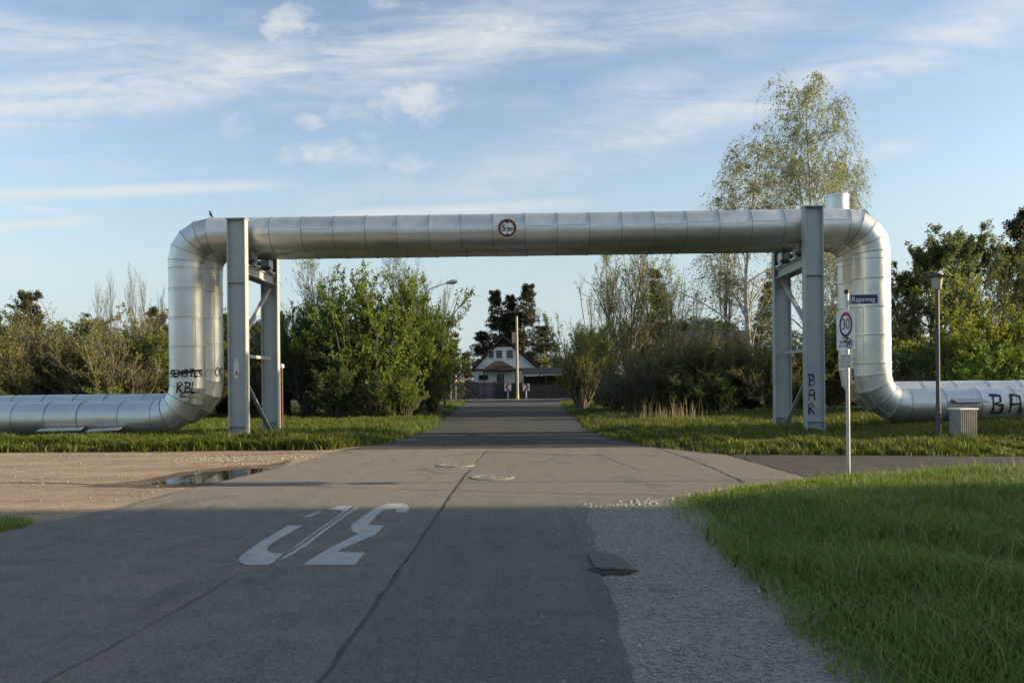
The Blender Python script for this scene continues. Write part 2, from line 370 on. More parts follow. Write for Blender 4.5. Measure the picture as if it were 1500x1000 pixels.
class MB:
    def __init__(s): s.v = []; s.f = []
    def add(s, vs, fs):
        o = len(s.v); s.v += [tuple(p) for p in vs]; s.f += [tuple(i + o for i in f) for f in fs]; return s
    def box(s, c, size, m=None):
        hx, hy, hz = (k / 2 for k in size)
        vs = [Vector((x, y, z)) for x in (-hx, hx) for y in (-hy, hy) for z in (-hz, hz)]
        if m is not None: vs = [m @ p for p in vs]
        c = Vector(c); vs = [p + c for p in vs]
        return s.add(vs, [(0, 1, 3, 2), (4, 6, 7, 5), (0, 4, 5, 1), (2, 3, 7, 6), (0, 2, 6, 4), (1, 5, 7, 3)])
    def tube(s, pts, rad, n=10, cap=True):
        pts = [Vector(p) for p in pts]
        if not hasattr(rad, '__len__'): rad = [rad] * len(pts)
        o = len(s.v); up = None
        for i, p in enumerate(pts):
            d = (pts[min(i + 1, len(pts) - 1)] - pts[max(i - 1, 0)]).normalized()
            if up is None: up = Vector((0, 0, 1)) if abs(d.z) < 0.9 else Vector((1, 0, 0))
            a = d.cross(up).normalized(); b = a.cross(d).normalized(); up = b
            for k in range(n):
                an = 2 * math.pi * k / n
                s.v.append(tuple(p + (a * math.cos(an) + b * math.sin(an)) * rad[i]))
        for i in range(len(pts) - 1):
            for k in range(n):
                k2 = (k + 1) % n
                s.f.append((o + i * n + k, o + i * n + k2, o + (i + 1) * n + k2, o + (i + 1) * n + k))
        if cap:
            s.f.append(tuple(o + k for k in reversed(range(n)))); s.f.append(tuple(o + (len(pts) - 1) * n + k for k in range(n)))
        return s
    def lathe(s, prof, c=(0, 0, 0), n=24):
        o = len(s.v); c = Vector(c)
        for r, z in prof:
            for k in range(n):
                an = 2 * math.pi * k / n
                s.v.append((c.x + r * math.cos(an), c.y + r * math.sin(an), c.z + z))
        for i in range(len(prof) - 1):
            for k in range(n):
                k2 = (k + 1) % n
                s.f.append((o + i * n + k, o + i * n + k2, o + (i + 1) * n + k2, o + (i + 1) * n + k))
        s.f.append(tuple(o + k for k in reversed(range(n)))); s.f.append(tuple(o + (len(prof) - 1) * n + k for k in range(n)))
        return s
    def prism(s, poly, a, b):
        """poly: list of 3D points; extruded from +a to +b (vectors)"""
        n = len(poly); a = Vector(a); b = Vector(b); poly = [Vector(p) for p in poly]
        vs = [p + a for p in poly] + [p + b for p in poly]
        fs = [tuple(reversed(range(n))), tuple(range(n, 2 * n))] + [(i, (i + 1) % n, n + (i + 1) % n, n + i) for i in range(n)]
        return s.add(vs, fs)
    def beam(s, p, q, w, h, up=(0, 0, 1)):
        p, q = Vector(p), Vector(q); d = (q - p).normalized(); u = Vector(up)
        a = d.cross(u).normalized(); b = a.cross(d).normalized()
        c = [a * (sx * w / 2) + b * (sy * h / 2) for sx, sy in ((-1, -1), (1, -1), (1, 1), (-1, 1))]
        return s.prism([p + k for k in c], (0, 0, 0), q - p)
    def build(s, name, mat, parent=None, smooth=None, bevel=0.0):
        me = bpy.data.meshes.new(name); me.from_pydata(s.v, [], s.f); me.update()
        bm = bmesh.new(); bm.from_mesh(me)
        bmesh.ops.recalc_face_normals(bm, faces=bm.faces[:])
        if bevel: bmesh.ops.bevel(bm, geom=bm.edges[:], offset=bevel, segments=1, affect='EDGES', clamp_overlap=True)
        bm.to_mesh(me); bm.free()
        if smooth:
            me.polygons.foreach_set('use_smooth', np.ones(len(me.polygons), dtype=bool)); me.set_sharp_from_angle(angle=R(smooth))
        return link(name, me, mat, parent)

def sheet(name, pts, mat, z, thick=0.0, parent=None, jag=0.0, step=0.6):
    """flat sheet with polygon outline (points with .x .y), optionally ragged outline"""
    P2 = [Vector((p[0], p[1], 0)) for p in pts]; out = []
    for i, p in enumerate(P2):
        q = P2[(i + 1) % len(P2)]; d = q - p; L = d.length
        n = max(1, int(L / step)) if jag else 1
        nrm = Vector((-d.y, d.x, 0)).normalized() if L > 0 else Vector()
        for k in range(n):
            j = random.uniform(-jag, jag) if (jag and L < 60) else 0
            out.append(p + d * (k / n) + nrm * j)
    bm = bmesh.new()
    vs = [bm.verts.new((p.x, p.y, z)) for p in out]
    f = bm.faces.new(vs)
    if f.normal.z < 0 or (f.normal_update() or f.normal.z < 0): f.normal_flip()
    bmesh.ops.triangulate(bm, faces=bm.faces[:])
    if thick:
        r = bmesh.ops.extrude_face_region(bm, geom=bm.faces[:])
        # move the copy down
        vv = [e for e in r['geom'] if isinstance(e, bmesh.types.BMVert)]
        bmesh.ops.translate(bm, verts=vv, vec=(0, 0, -thick))
        bmesh.ops.recalc_face_normals(bm, faces=bm.faces[:])
    me = bpy.data.meshes.new(name); bm.to_mesh(me); bm.free()
    return link(name, me, mat, parent)

def text_mesh(name, body, size, mat, parent, mw, extrude=0.001, sx=1.0, bold=0.0):
    cu = bpy.data.curves.new(name, 'FONT'); cu.body = body; cu.size = size; cu.extrude = extrude; cu.offset = bold
    cu.align_x = 'CENTER'; cu.align_y = 'CENTER'
    o = bpy.data.objects.new(name, cu); COL.objects.link(o)
    dg = bpy.context.evaluated_depsgraph_get()
    me = bpy.data.meshes.new_from_object(o.evaluated_get(dg)); bpy.data.objects.remove(o)
    me.materials.clear()
    t = link(name, me, mat, parent)
    me.transform(mw @ Matrix.Diagonal((sx, 1, 1, 1)))
    return t

def frame(origin, right, up):
    r = Vector(right).normalized(); u = Vector(up).normalized(); n = r.cross(u)
    m = Matrix((r, u, n)).transposed().to_4x4(); m.translation = Vector(origin)
    return m
def disc(mb, m, r, z0, z1, n=32, sx=1.0):
    return mb.prism([m @ Vector((sx * r * math.cos(2 * math.pi * k / n), r * math.sin(2 * math.pi * k / n), 0)) for k in range(n)],
                    (m.to_3x3() @ Vector((0, 0, 1))) * z0, (m.to_3x3() @ Vector((0, 0, 1))) * z1)
def ring(mb, m, r0, r1, z0, z1, n=36):
    """annulus with thickness"""
    vs = []
    for k in range(n):
        a = 2 * math.pi * k / n
        for r in (r0, r1):
            for z in (z0, z1): vs.append(m @ Vector((r * math.cos(a), r * math.sin(a), z)))
    fs = []
    for k in range(n):
        a, b = k * 4, ((k + 1) % n) * 4
        fs += [(a, b, b + 2, a + 2), (a + 1, a + 3, b + 3, b + 1), (a, a + 1, b + 1, b), (a + 2, b + 2, b + 3, a + 3)]
    return mb.add(vs, fs)

# ================================================================ SETTING
def struct(o): o['kind'] = 'structure'; return o
def ip(x, tab):
    t = np.array(tab, dtype=float); return np.interp(x, t[:, 0], t[:, 1])
ROAD_R = [(17.9, 5.0), (19.2, 4.1), (21, 3.5), (23.8, 3.06), (27.4, 2.65), (40, 3.0), (73, 4.4), (84, 4.7)]     # Y -> X
ROAD_L = [(20.4, -4.9), (21.2, -4.5), (22.4, -3.75), (25, -3.4), (28, -3.2), (33, -3.15), (83, -4.4)]
SIDE_N = [(1.0, 10.55), (1.95, 10.9), (3.2, 12.2), (4.3, 12.9), (5.2, 13.5), (9.1, 14.1), (45, 13.6)]            # X -> Y near edge
SIDE_F = [(4.8, 17.9), (6.8, 17.6), (10.7, 16.8), (45, 15.6)]
LOT_F = [(-60, 21.0), (-12, 20.7), (-4.9, 20.5)]

struct(sheet('ground', [(-1500, -300), (1500, -300), (1500, 2600), (-1500, 2600)], 'ground', -0.06))
struct(sheet('dirt_lot', [(-60, 8.9), (-6.6, 8.9), (-4.9, 9.5), (-2.0, 9.5), (-2.0, 21.6), (-4.9, 21.6), (-60, 21.6)], 'dirt', -0.004))
# main road, near stretch: old left strip, newer right strip, butted along a sealed joint
JO = [(-12, -1.75), (4.3, -1.05), (13.8, -0.86), (20.4, -0.62)]
old = [(-6.6, -12), (-6.3, 3), (-6.2, 8.0), (-5.35, 10.6), (-5.15, 13.1), (-4.6, 16.5), (-4.4, 20.4), (-0.62, 20.4), (-0.86, 13.8), (-1.05, 4.3), (-1.75, -12)]
new = [(-1.75, -12), (-1.05, 4.3), (-0.86, 13.8), (-0.62, 20.4), (3.6, 20.4), (4.1, 19.2), (4.8, 18.05), (4.95, 13.4), (4.3, 12.9), (3.2, 12.2), (1.95, 10.95), (1.05, 10.55),
       (0.93, 9.9), (0.84, 9.3), (0.86, 8.8), (0.78, 7.9), (0.80, 7.2), (0.72, 6.5), (0.74, 5.9), (0.66, 5.1), (0.65, 4.3), (0.45, -12)]
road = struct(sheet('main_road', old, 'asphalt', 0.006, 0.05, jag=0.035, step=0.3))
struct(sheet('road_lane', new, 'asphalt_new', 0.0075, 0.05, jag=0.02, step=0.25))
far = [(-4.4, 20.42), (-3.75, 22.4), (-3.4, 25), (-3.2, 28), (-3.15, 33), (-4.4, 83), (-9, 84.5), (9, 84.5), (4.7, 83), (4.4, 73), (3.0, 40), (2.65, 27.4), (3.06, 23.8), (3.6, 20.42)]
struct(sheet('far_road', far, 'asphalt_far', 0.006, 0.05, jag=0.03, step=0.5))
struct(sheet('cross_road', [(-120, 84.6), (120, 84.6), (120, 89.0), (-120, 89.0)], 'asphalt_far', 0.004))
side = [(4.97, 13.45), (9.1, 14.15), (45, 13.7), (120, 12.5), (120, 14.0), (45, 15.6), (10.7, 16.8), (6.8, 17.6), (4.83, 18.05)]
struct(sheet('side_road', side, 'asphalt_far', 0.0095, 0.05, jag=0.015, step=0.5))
struct(sheet('gravel_shoulder', [(0.40, -12), (2.6, -12), (2.6, 10.0), (2.9, 11.4), (1.95, 11.2), (0.95, 10.7), (0.6, 9.9), (0.5, 8.4), (0.5, 5)], 'gravel', -0.002))

def ribbon(pts, wid, z):
    mb = MB(); n = len(pts); vs = []; fs = []
    for i, p in enumerate(pts):
        p = Vector((p[0], p[1], 0)); a = Vector((*pts[max(i - 1, 0)][:2], 0)); b = Vector((*pts[min(i + 1, n - 1)][:2], 0))
        d = (b - a).normalized(); nn = Vector((-d.y, d.x, 0)); ww = wid * random.uniform(0.55, 1.25) * (0.25 if i in (0, n - 1) else 1)
        vs += [p + nn * ww / 2 + Vector((0, 0, z)), p - nn * ww / 2 + Vector((0, 0, z))]
        if i: fs.append((2 * i - 2, 2 * i - 1, 2 * i + 1, 2 * i))
    return mb.add(vs, fs)
def wander(pts, step, amp):
    out = []
    for i in range(len(pts) - 1):
        a, b = Vector(pts[i]), Vector(pts[i + 1]); n = max(1, int((b - a).length / step))
        for k in range(n): out.append(a + (b - a) * k / n + Vector((random.uniform(-amp, amp), random.uniform(-amp, amp))))
    out.append(Vector(pts[-1])); return out
# sealed joints and cracks (parts of the road)
ribbon(wander([(-1.14, 2.5), (-1.05, 4.3), (-0.86, 13.8), (-0.80, 15.2)], 0.25, 0.012), 0.026, 0.0115).build('tar_joint', 'tar', road)
ribbon(wander([(-2.75, 2.0), (-2.42, 6.0), (-2.36, 6.9)], 0.25, 0.014), 0.012, 0.0125).build('tar_joint', 'tar', road)
ribbon(wander([(-5.35, 10.7), (-5.1, 13.1), (-4.65, 16)], 0.3, 0.03), 0.03, 0.0125).build('crack', 'tar', road)
def gp(l): return [tuple(G(*p)[:2]) for p in l]
for l, wd in (([(430, 713), (560, 716), (700, 720), (850, 724), (1000, 727)], 0.02), ([(650, 668), (720, 663), (860, 667), (980, 668)], 0.045),
              ([(960, 655), (1010, 672), (1050, 688), (1092, 708)], 0.035), ([(870, 664), (940, 690)], 0.018), ([(300, 711), (430, 712)], 0.03)):
    ribbon(wander(gp(l), 0.2, 0.03), wd, 0.0135).build('crack', 'tar', road)

# road number "30", painted for traffic coming the other way
def zpoly(pts): return [tuple(G(330 + x / 5.0, 720 + y / 5.0)[:2]) for x, y in pts]
three = [(565, 542), (948, 542), (1028, 452), (820, 445), (900, 405), (1110, 312), (1165, 250), (1045, 248), (1080, 215), (1115, 170), (1165, 136), (1250, 130), (1250, 155),
         (1325, 155), (1348, 127), (1335, 102), (1290, 88), (1190, 92), (1120, 115), (1060, 150), (930, 240), (918, 270), (935, 298), (975, 312), (760, 420), (650, 485)]
zeroA = [(95, 500), (108, 523), (150, 543), (315, 543), (345, 528), (432, 458), (345, 455), (303, 435), (312, 405), (440, 325), (570, 254), (465, 250), (380, 300), (250, 375), (120, 470)]
zeroB = [(440, 455), (525, 395), (635, 312), (760, 225), (862, 155), (835, 140), (745, 137), (815, 110), (935, 108), (868, 163), (640, 322), (520, 412)]
zeroC = [(378, 512), (450, 490), (600, 398), (720, 302), (860, 200), (978, 120), (952, 114), (880, 166), (650, 330), (525, 420)]
zeroD = [(570, 190), (615, 190), (710, 152), (660, 153)]
for nm, polys, lab in (('road_number', [three], 'white painted digit three upside down on the asphalt'),
                       ('road_number', [zeroA, zeroB, zeroC, zeroD], 'white painted digit zero upside down, left of the painted three')):
    mk = None
    for k, pl in enumerate(polys):
        s = sheet(nm if mk is None else 'stroke', zpoly(pl), 'paint_road', 0.0100)
        if mk is None: mk = s; tag(s, lab, 'road marking', 'painted road number')
        else: s.parent = mk

# manhole covers in the junction
def manhole(px, py, label):
    c = G(px, py); e = empty('manhole_cover', (c.x, c.y, 0.0), label, 'manhole', 'manhole covers in the junction')
    ring(MB(), Matrix.Translation((0, 0, 0)), 0.31, 0.38, 0.0, 0.022).build('frame', 'manhole', e)
    mb = MB(); disc(mb, Matrix(), 0.30, 0.0, 0.017); mb.build('lid', 'manhole', e)
    for k in range(6):
        mb = MB(); mb.box((0.19 * math.cos(k * 1.047), 0.19 * math.sin(k * 1.047), 0.0195), (0.07, 0.03, 0.004)); mb.build('vent_slot', 'dark_steel', e)
manhole(722, 700, 'concrete manhole cover nearer the camera, right of the road joint')
manhole(668, 682, 'concrete manhole cover farther off, left of the road joint')

# broken asphalt tongue at the road edge
tb = MB()
tong = [(0.70, 7.50), (0.80, 7.54), (0.92, 7.42), (1.00, 7.24), (1.02, 7.04), (0.97, 6.88), (0.90, 6.82), (0.84, 6.88), (0.77, 6.84), (0.70, 6.93)]
tb.prism([(x, y, 0) for x, y in tong], (0, 0, 0.010), (0, 0, 0.028))
tag(tb.build('asphalt_slab', 'asphalt_new', bevel=0.006), 'broken tongue of asphalt overhanging the gravel at the road edge', 'slab')
struct(sheet('hollow_shade_sheet', [(0.66, 6.94), (0.77, 6.82), (0.84, 6.86), (0.90, 6.80), (0.99, 6.88), (1.07, 6.84), (1.01, 6.74), (0.92, 6.68), (0.84, 6.71), (0.76, 6.67), (0.69, 6.76), (0.64, 6.86)], 'hollow_shade', 0.0125, jag=0.012, step=0.06))  # flat dark sheet paints the shade under the slab edge

# damp earth and puddle on the dirt lot
dp = [(120, 712), (200, 704), (262, 692), (330, 684), (395, 680), (432, 672), (400, 690), (350, 702), (300, 712), (210, 714)]
struct(sheet('damp_earth', gp(dp), 'damp', 0.0015, jag=0.05, step=0.35))
pd = [(222, 709), (255, 699), (300, 692), (345, 688), (388, 686), (380, 693), (345, 700), (318, 706), (285, 709)]
struct(sheet('puddle', gp(pd), 'water', 0.004, jag=0.03, step=0.3))
for l, wd in (([(0, 706), (100, 708), (225, 711)], 0.12), ([(270, 680), (340, 676), (420, 674)], 0.08), ([(300, 668), (380, 666), (455, 661)], 0.12), ([(40, 702), (90, 699)], .16)):
    struct(ribbon(wander(gp(l), 0.4, 0.05), wd, 0.0012).build('wet_rut', 'damp'))

# kerb at the far end
kb = empty('far_kerb', (0, 89.1, 0)); kb['kind'] = 'structure'
for k in range(40):
    m = MB(); m.box((-30 + k * 1.5, 0, 0.06), (1.47, 0.16, 0.16)); m.build('kerb_stone', 'kerb', kb, bevel=0.01)

# ---- grass banks: height functions shared by soil sheets and blades
def sm(t): t = np.clip(t, 0, 1); return t * t * (3 - 2 * t)
def wob(x, y): return 0.03 * np.sin(x * 1.7 + 0.6 * y) * np.cos(y * 1.3 - 0.4 * x) + 0.015 * np.sin(4.1 * x + y * 3.3)
def bank_xl(y): return ip(y, [(-12, 1.55), (4.3, 1.80), (5.45, 1.90), (7.1, 1.98), (8.2, 2.05), (9.97, 2.0), (10.8, 2.15), (11.4, 2.6), (12.2, 3.35), (12.9, 4.4), (13.5, 5.3), (14.1, 9.2)])
def bank_yf(x): return ip(x, [(1.5, 10.6), (1.95, 10.75), (2.4, 11.2), (3.2, 12.05), (4.3, 12.75), (5.2, 13.35), (9.1, 13.95), (45, 13.4)])
def bank_h(x, y):
    d = np.minimum((x - bank_xl(y)) / 1.6, (bank_yf(x) - y) / 1.4)
    return -0.03 + 0.17 * sm(d) + wob(x, y) * sm(d)
def vr_xl(y): return ip(y, ROAD_R)
def vr_yn(x): return ip(x, SIDE_F)
def vr_h(x, y):
    d = np.minimum((x - vr_xl(y)) / 1.2, (y - vr_yn(x)) / 1.2)
    return -0.03 + 0.13 * sm(d) + wob(x, y) * sm(d) + 0.22 * sm((x - 9) / 6) * sm((y - 19) / 4)
def vl_xr(y): return ip(y, ROAD_L)
def vl_yn(x): return ip(x, LOT_F)
def vl_h(x, y):
    d = np.minimum((vl_xr(y) - x) / 1.2, (y - vl_yn(x)) / 1.0)
    return -0.03 + 0.11 * sm(d) + wob(x, y) * sm(d)
def terrain(name, xs, ys, hf, inside, mat):
    XX, YY = np.meshgrid(xs, ys); H = hf(XX, YY)
    V = np.stack([XX, YY, H], -1).reshape(-1, 3); nx = len(xs); fs = []
    I = inside(XX, YY)
    for j in range(len(ys) - 1):
        for i in range(nx - 1):
            if I[j, i] and I[j, i + 1] and I[j + 1, i] and I[j + 1, i + 1]:
                a = j * nx + i; fs.append((a, a + 1, a + nx + 1, a + nx))
    return struct(link(name, np_mesh(name, V, np.array(fs), True), mat))
terrain('grass_bank', np.arange(1.4, 30, 0.25), np.arange(-12, 14.4, 0.25), bank_h, lambda x, y: (x > bank_xl(y) - 0.25) & (y < bank_yf(x) + 0.25), 'soil')
terrain('right_verge', np.concatenate([np.arange(2.2, 20, 0.3), np.arange(20, 70, 2.0)]), np.concatenate([np.arange(15.2, 30, 0.3), np.arange(30, 84, 1.0)]), vr_h,
        lambda x, y: (x > vr_xl(y) - 0.2) & (y > vr_yn(x) - 0.2), 'soil')
terrain('left_verge', np.concatenate([np.arange(-70, -20, 2.0), np.arange(-20, -2.6, 0.3)]), np.concatenate([np.arange(20.2, 30, 0.3), np.arange(30, 84, 1.0)]), vl_h,
        lambda x, y: (x < vl_xr(y) + 0.2) & (y > vl_yn(x) - 0.2), 'soil')

def blades(name, pts, length, width, lean, mat, label, cat='grass', upright=0.0):
    n = len(pts); a = rng.uniform(0, 2 * np.pi, n); L = length * rng.uniform(0.45, 1.25, n) * (0.95 + 0.28 * np.sin(pts[:, 0] * 2.3 + 1.7 * np.sin(pts[:, 1] * 1.1)) * np.cos(pts[:, 1] * 1.7 + pts[:, 0]) + 0.22 * np.sin(pts[:, 0] * 0.7 - pts[:, 1] * 0.9)); W = width * rng.uniform(0.7, 1.3, n)
    side = np.stack([np.cos(a), np.sin(a), np.zeros(n)], -1)
    b = a + np.pi / 2 + rng.uniform(-.6, .6, n); fw = np.stack([np.cos(b), np.sin(b), np.zeros(n)], -1)
    ln = (lean * rng.uniform(0.1, 1.3, n) * L)[:, None]
    up = np.zeros((n, 3)); up[:, 2] = L
    p0 = pts - side * (W / 2)[:, None]; p1 = pts + side * (W / 2)[:, None]
    mid = pts + up * 0.55 + fw * ln * 0.3
    m0 = mid - side * (W * 0.42)[:, None]; m1 = mid + side * (W * 0.42)[:, None]
    tip = pts + up * (1.0 - 0.25 * lean) + fw * ln
    V = np.stack([p0, p1, m1, m0, tip], 1).reshape(-1, 3)
    base = np.arange(n)[:, None] * 5
    T = np.concatenate([base + np.array([[0, 1, 2]]), base + np.array([[0, 2, 3]]), base + np.array([[3, 2, 4]])], 0)
    o = link(name, np_mesh(name, V, T), mat); tag(o, label, cat, kind='stuff'); return o
def scatter(n, x0, x1, y0, y1, inside, hf, clump=0.0, bias=None):
    x = rng.uniform(x0, x1, n); y = rng.uniform(y0, y1, n)
    if clump:
        cx = np.round(x / clump + rng.normal(0, .25, n)) * clump; x = x * 0.45 + cx * 0.55 + rng.normal(0, clump * .12, n)
        cy = np.round(y / clump + rng.normal(0, .25, n)) * clump; y = y * 0.45 + cy * 0.55 + rng.normal(0, clump * .12, n)
    k = inside(x, y); x, y = x[k], y[k]
    return np.stack([x, y, hf(x, y) - 0.01], -1)
def jit(v, s=0.12): return v + rng.normal(0, s, v.shape)
infr = lambda x, y: np.abs(x) < 0.66 * y + 1.2
bin_ = lambda x, y: (x > bank_xl(y) - .12 + np.abs(rng.normal(0, .26, x.shape))) & (y < jit(bank_yf(x), .06)) & infr(x, y)
ptsA = np.concatenate([scatter(110000, 1.6, 6.5, 3.2, 8, bin_, bank_h), scatter(105000, 1.6, 11, 8, 14.2, bin_, bank_h)])
dens = 0.5 + 0.5 * np.sin(ptsA[:, 0] * 2.1 + np.sin(ptsA[:, 1] * 1.4)) * np.cos(ptsA[:, 1] * 1.9 + 1.0)
blades('bank_grass', ptsA[rng.uniform(0, 1, len(ptsA)) < 0.55 + 0.45 * dens], 0.17, 0.0075, 0.75, 'grass', 'lush green grass on the bank at right foreground')
ptsT = scatter(2600, 1.8, 11, 3.5, 14.0, bin_, bank_h, 0.6)
blades('tall_bank_grass', ptsT, 0.33, 0.008, 0.5, 'grass', 'taller grass tufts among the bank grass at right foreground')
vin = lambda x, y: (x > jit(vr_xl(y), .12)) & (y > jit(vr_yn(x), .06)) & infr(x, y)
ptsB = np.concatenate([scatter(90000, 2.6, 21, 15.8, 25, vin, vr_h, 0.5), scatter(30000, 2.6, 20, 25, 34, vin, vr_h, 0.6), scatter(22000, 2.6, 16, 34, 80, vin, vr_h, 0.8)])
blades('right_verge_grass', ptsB, 0.21, 0.019, 0.6, 'grass_verge', 'rough sunlit grass on the verge right of the road below the pipes')
lin = lambda x, y: (x < jit(vl_xr(y), .12)) & (y > jit(vl_yn(x) + .05 + .28 * np.sin(x * 1.3) * np.sin(x * .37 + .5), .16)) & infr(x, y)
ptsC = np.concatenate([scatter(60000, -18, -3, 20.4, 26, lin, vl_h, 0.5), scatter(34000, -18, -3, 26, 38, lin, vl_h, 0.6), scatter(18000, -18, -3, 38, 80, lin, vl_h, 0.8)])
blades('left_verge_grass', ptsC, 0.20, 0.020, 0.6, 'grass_verge', 'rough grass on the verge left of the road below the pipes')
# ragged weeds along the front of the left verge
blades('verge_edge_weeds', scatter(15000, -17, -4.4, 20.1, 21.9, lambda x, y: (x < vl_xr(np.maximum(y, 20.4)) + .1) & (y > 20.75 - np.abs(rng.normal(0, .22, x.shape)) - .2 * np.sin(x * 1.9) * np.sin(x * .7 + 1)) & infr(x, y), vl_h, 0.8), 0.36, 0.035, 0.7, 'grass_verge', 'leafy weeds along the edge between left verge and dirt lot', 'weeds')
# dead straw and broad weeds in the bank
blades('bank_straw', scatter(5200, 1.8, 11, 3.4, 14.0, bin_, bank_h, 0.9), 0.25, 0.006, 0.95, 'grass_dry', 'dead straw blades lying in the bank grass')
blades('bank_weeds', scatter(12000, 1.7, 11, 3.4, 14.0, lambda x, y: bin_(x, y) & (np.sin(x * 3.1 + 2 * np.sin(y * 1.7)) * np.cos(y * 2.7 - x) > 0.40), bank_h, 0.28), 0.19, 0.028, 1.1, 'grass_verge', 'broad leaved weeds growing in patches in the bank grass', 'weeds')
# small tuft at the left edge
tin = lambda x, y: ((x + 6.6) / 0.9) ** 2 + ((y - 9.3) / 0.75) ** 2 < 1
blades('roadside_tuft', scatter(5000, -7.6, -5.6, 8.5, 10.2, tin, lambda x, y: 0 * x), 0.10, 0.009, 0.8, 'grass', 'low dark grass tuft at the left edge of the road')
# dry reeds by the right hedge
rin = lambda x, y: (x > 4) & (x < 12)
blades('dry_reeds', scatter(130, 5.0, 7.7, 31, 34, rin, vr_h, 0.6), 0.85, 0.016, 0.22, 'grass_dry', 'pale dry reeds standing in front of the brown hedge', 'reeds')

# stones
def stones(name, pts, size, mat, label):
    ico = np.array([(1, 0, 0), (-1, 0, 0), (0, 1, 0), (0, -1, 0), (0, 0, .7), (0, 0, -.5)], float)
    fc = np.array([(0, 2, 4), (2, 1, 4), (1, 3, 4), (3, 0, 4), (2, 0, 5), (1, 2, 5), (3, 1, 5), (0, 3, 5)])
    n = len(pts); s = size * np.minimum(rng.lognormal(0, .5, n), 2.4)[:, None, None]
    V = ico[None] * s * rng.uniform(.55, 1.3, (n, 6, 3)); a = rng.uniform(0, 6.28, n); c, si = np.cos(a)[:, None], np.sin(a)[:, None]
    V = np.stack([V[..., 0] * c - V[..., 1] * si, V[..., 0] * si + V[..., 1] * c, V[..., 2]], -1) + pts[:, None]
    T = (fc[None] + (np.arange(n) * 6)[:, None, None]).reshape(-1, 3)
    o = link(name, np_mesh(name, V.reshape(-1, 3), T), mat); tag(o, label, 'gravel', kind='stuff')
gin = lambda x, y: (x > 0.70) & (x < bank_xl(y) + 0.1) & (y < 10.6)
flat = lambda x, y: 0 * x + 0.012
stones('loose_gravel', scatter(14000, 0.5, 2.3, 3.6, 10.7, gin, flat), 0.0072, 'stone', 'loose grey gravel on the shoulder between road and grass bank')
stones('coarse_gravel', scatter(380, 0.45, 2.2, 3.6, 10.7, lambda x, y: (x > 0.74) & (x < bank_xl(y) + 0.1), flat), 0.013, 'stone', 'coarser stones lying on the gravel shoulder')
stones('spilled_gravel', scatter(1500, -0.1, 0.8, 3.6, 10.7, lambda x, y: rng.uniform(0, 1, x.shape) < np.clip((x + 0.1) / 0.9, 0, 1) ** 3, lambda x, y: 0 * x + .014), 0.007, 'stone', 'small gravel spilled over the asphalt edge')
stones('edge_rubble', scatter(700, 0.9, 3.2, 10.2, 11.9, lambda x, y: (np.abs(y - ip(x, SIDE_N)) < 0.22), flat), 0.022, 'stone', 'pale rubble along the corner of the side road')
stones('road_grit', scatter(5200, -14, 5, 10.8, 20.3, lambda x, y: infr(x, y) & ((x < -4.2) | (rng.uniform(0, 1, x.shape) < .35)), flat), 0.009, 'stone', 'fine grit scattered over the dirt lot and junction')
stones('lot_pebbles', scatter(1100, -9, -4.2, 15.5, 19.8, lambda x, y: ((x + 5.9) / 1.9) ** 2 + ((y - 18) / 1.3) ** 2 < 1, flat), 0.015, 'stone', 'pebbles on the dirt beside the puddle')

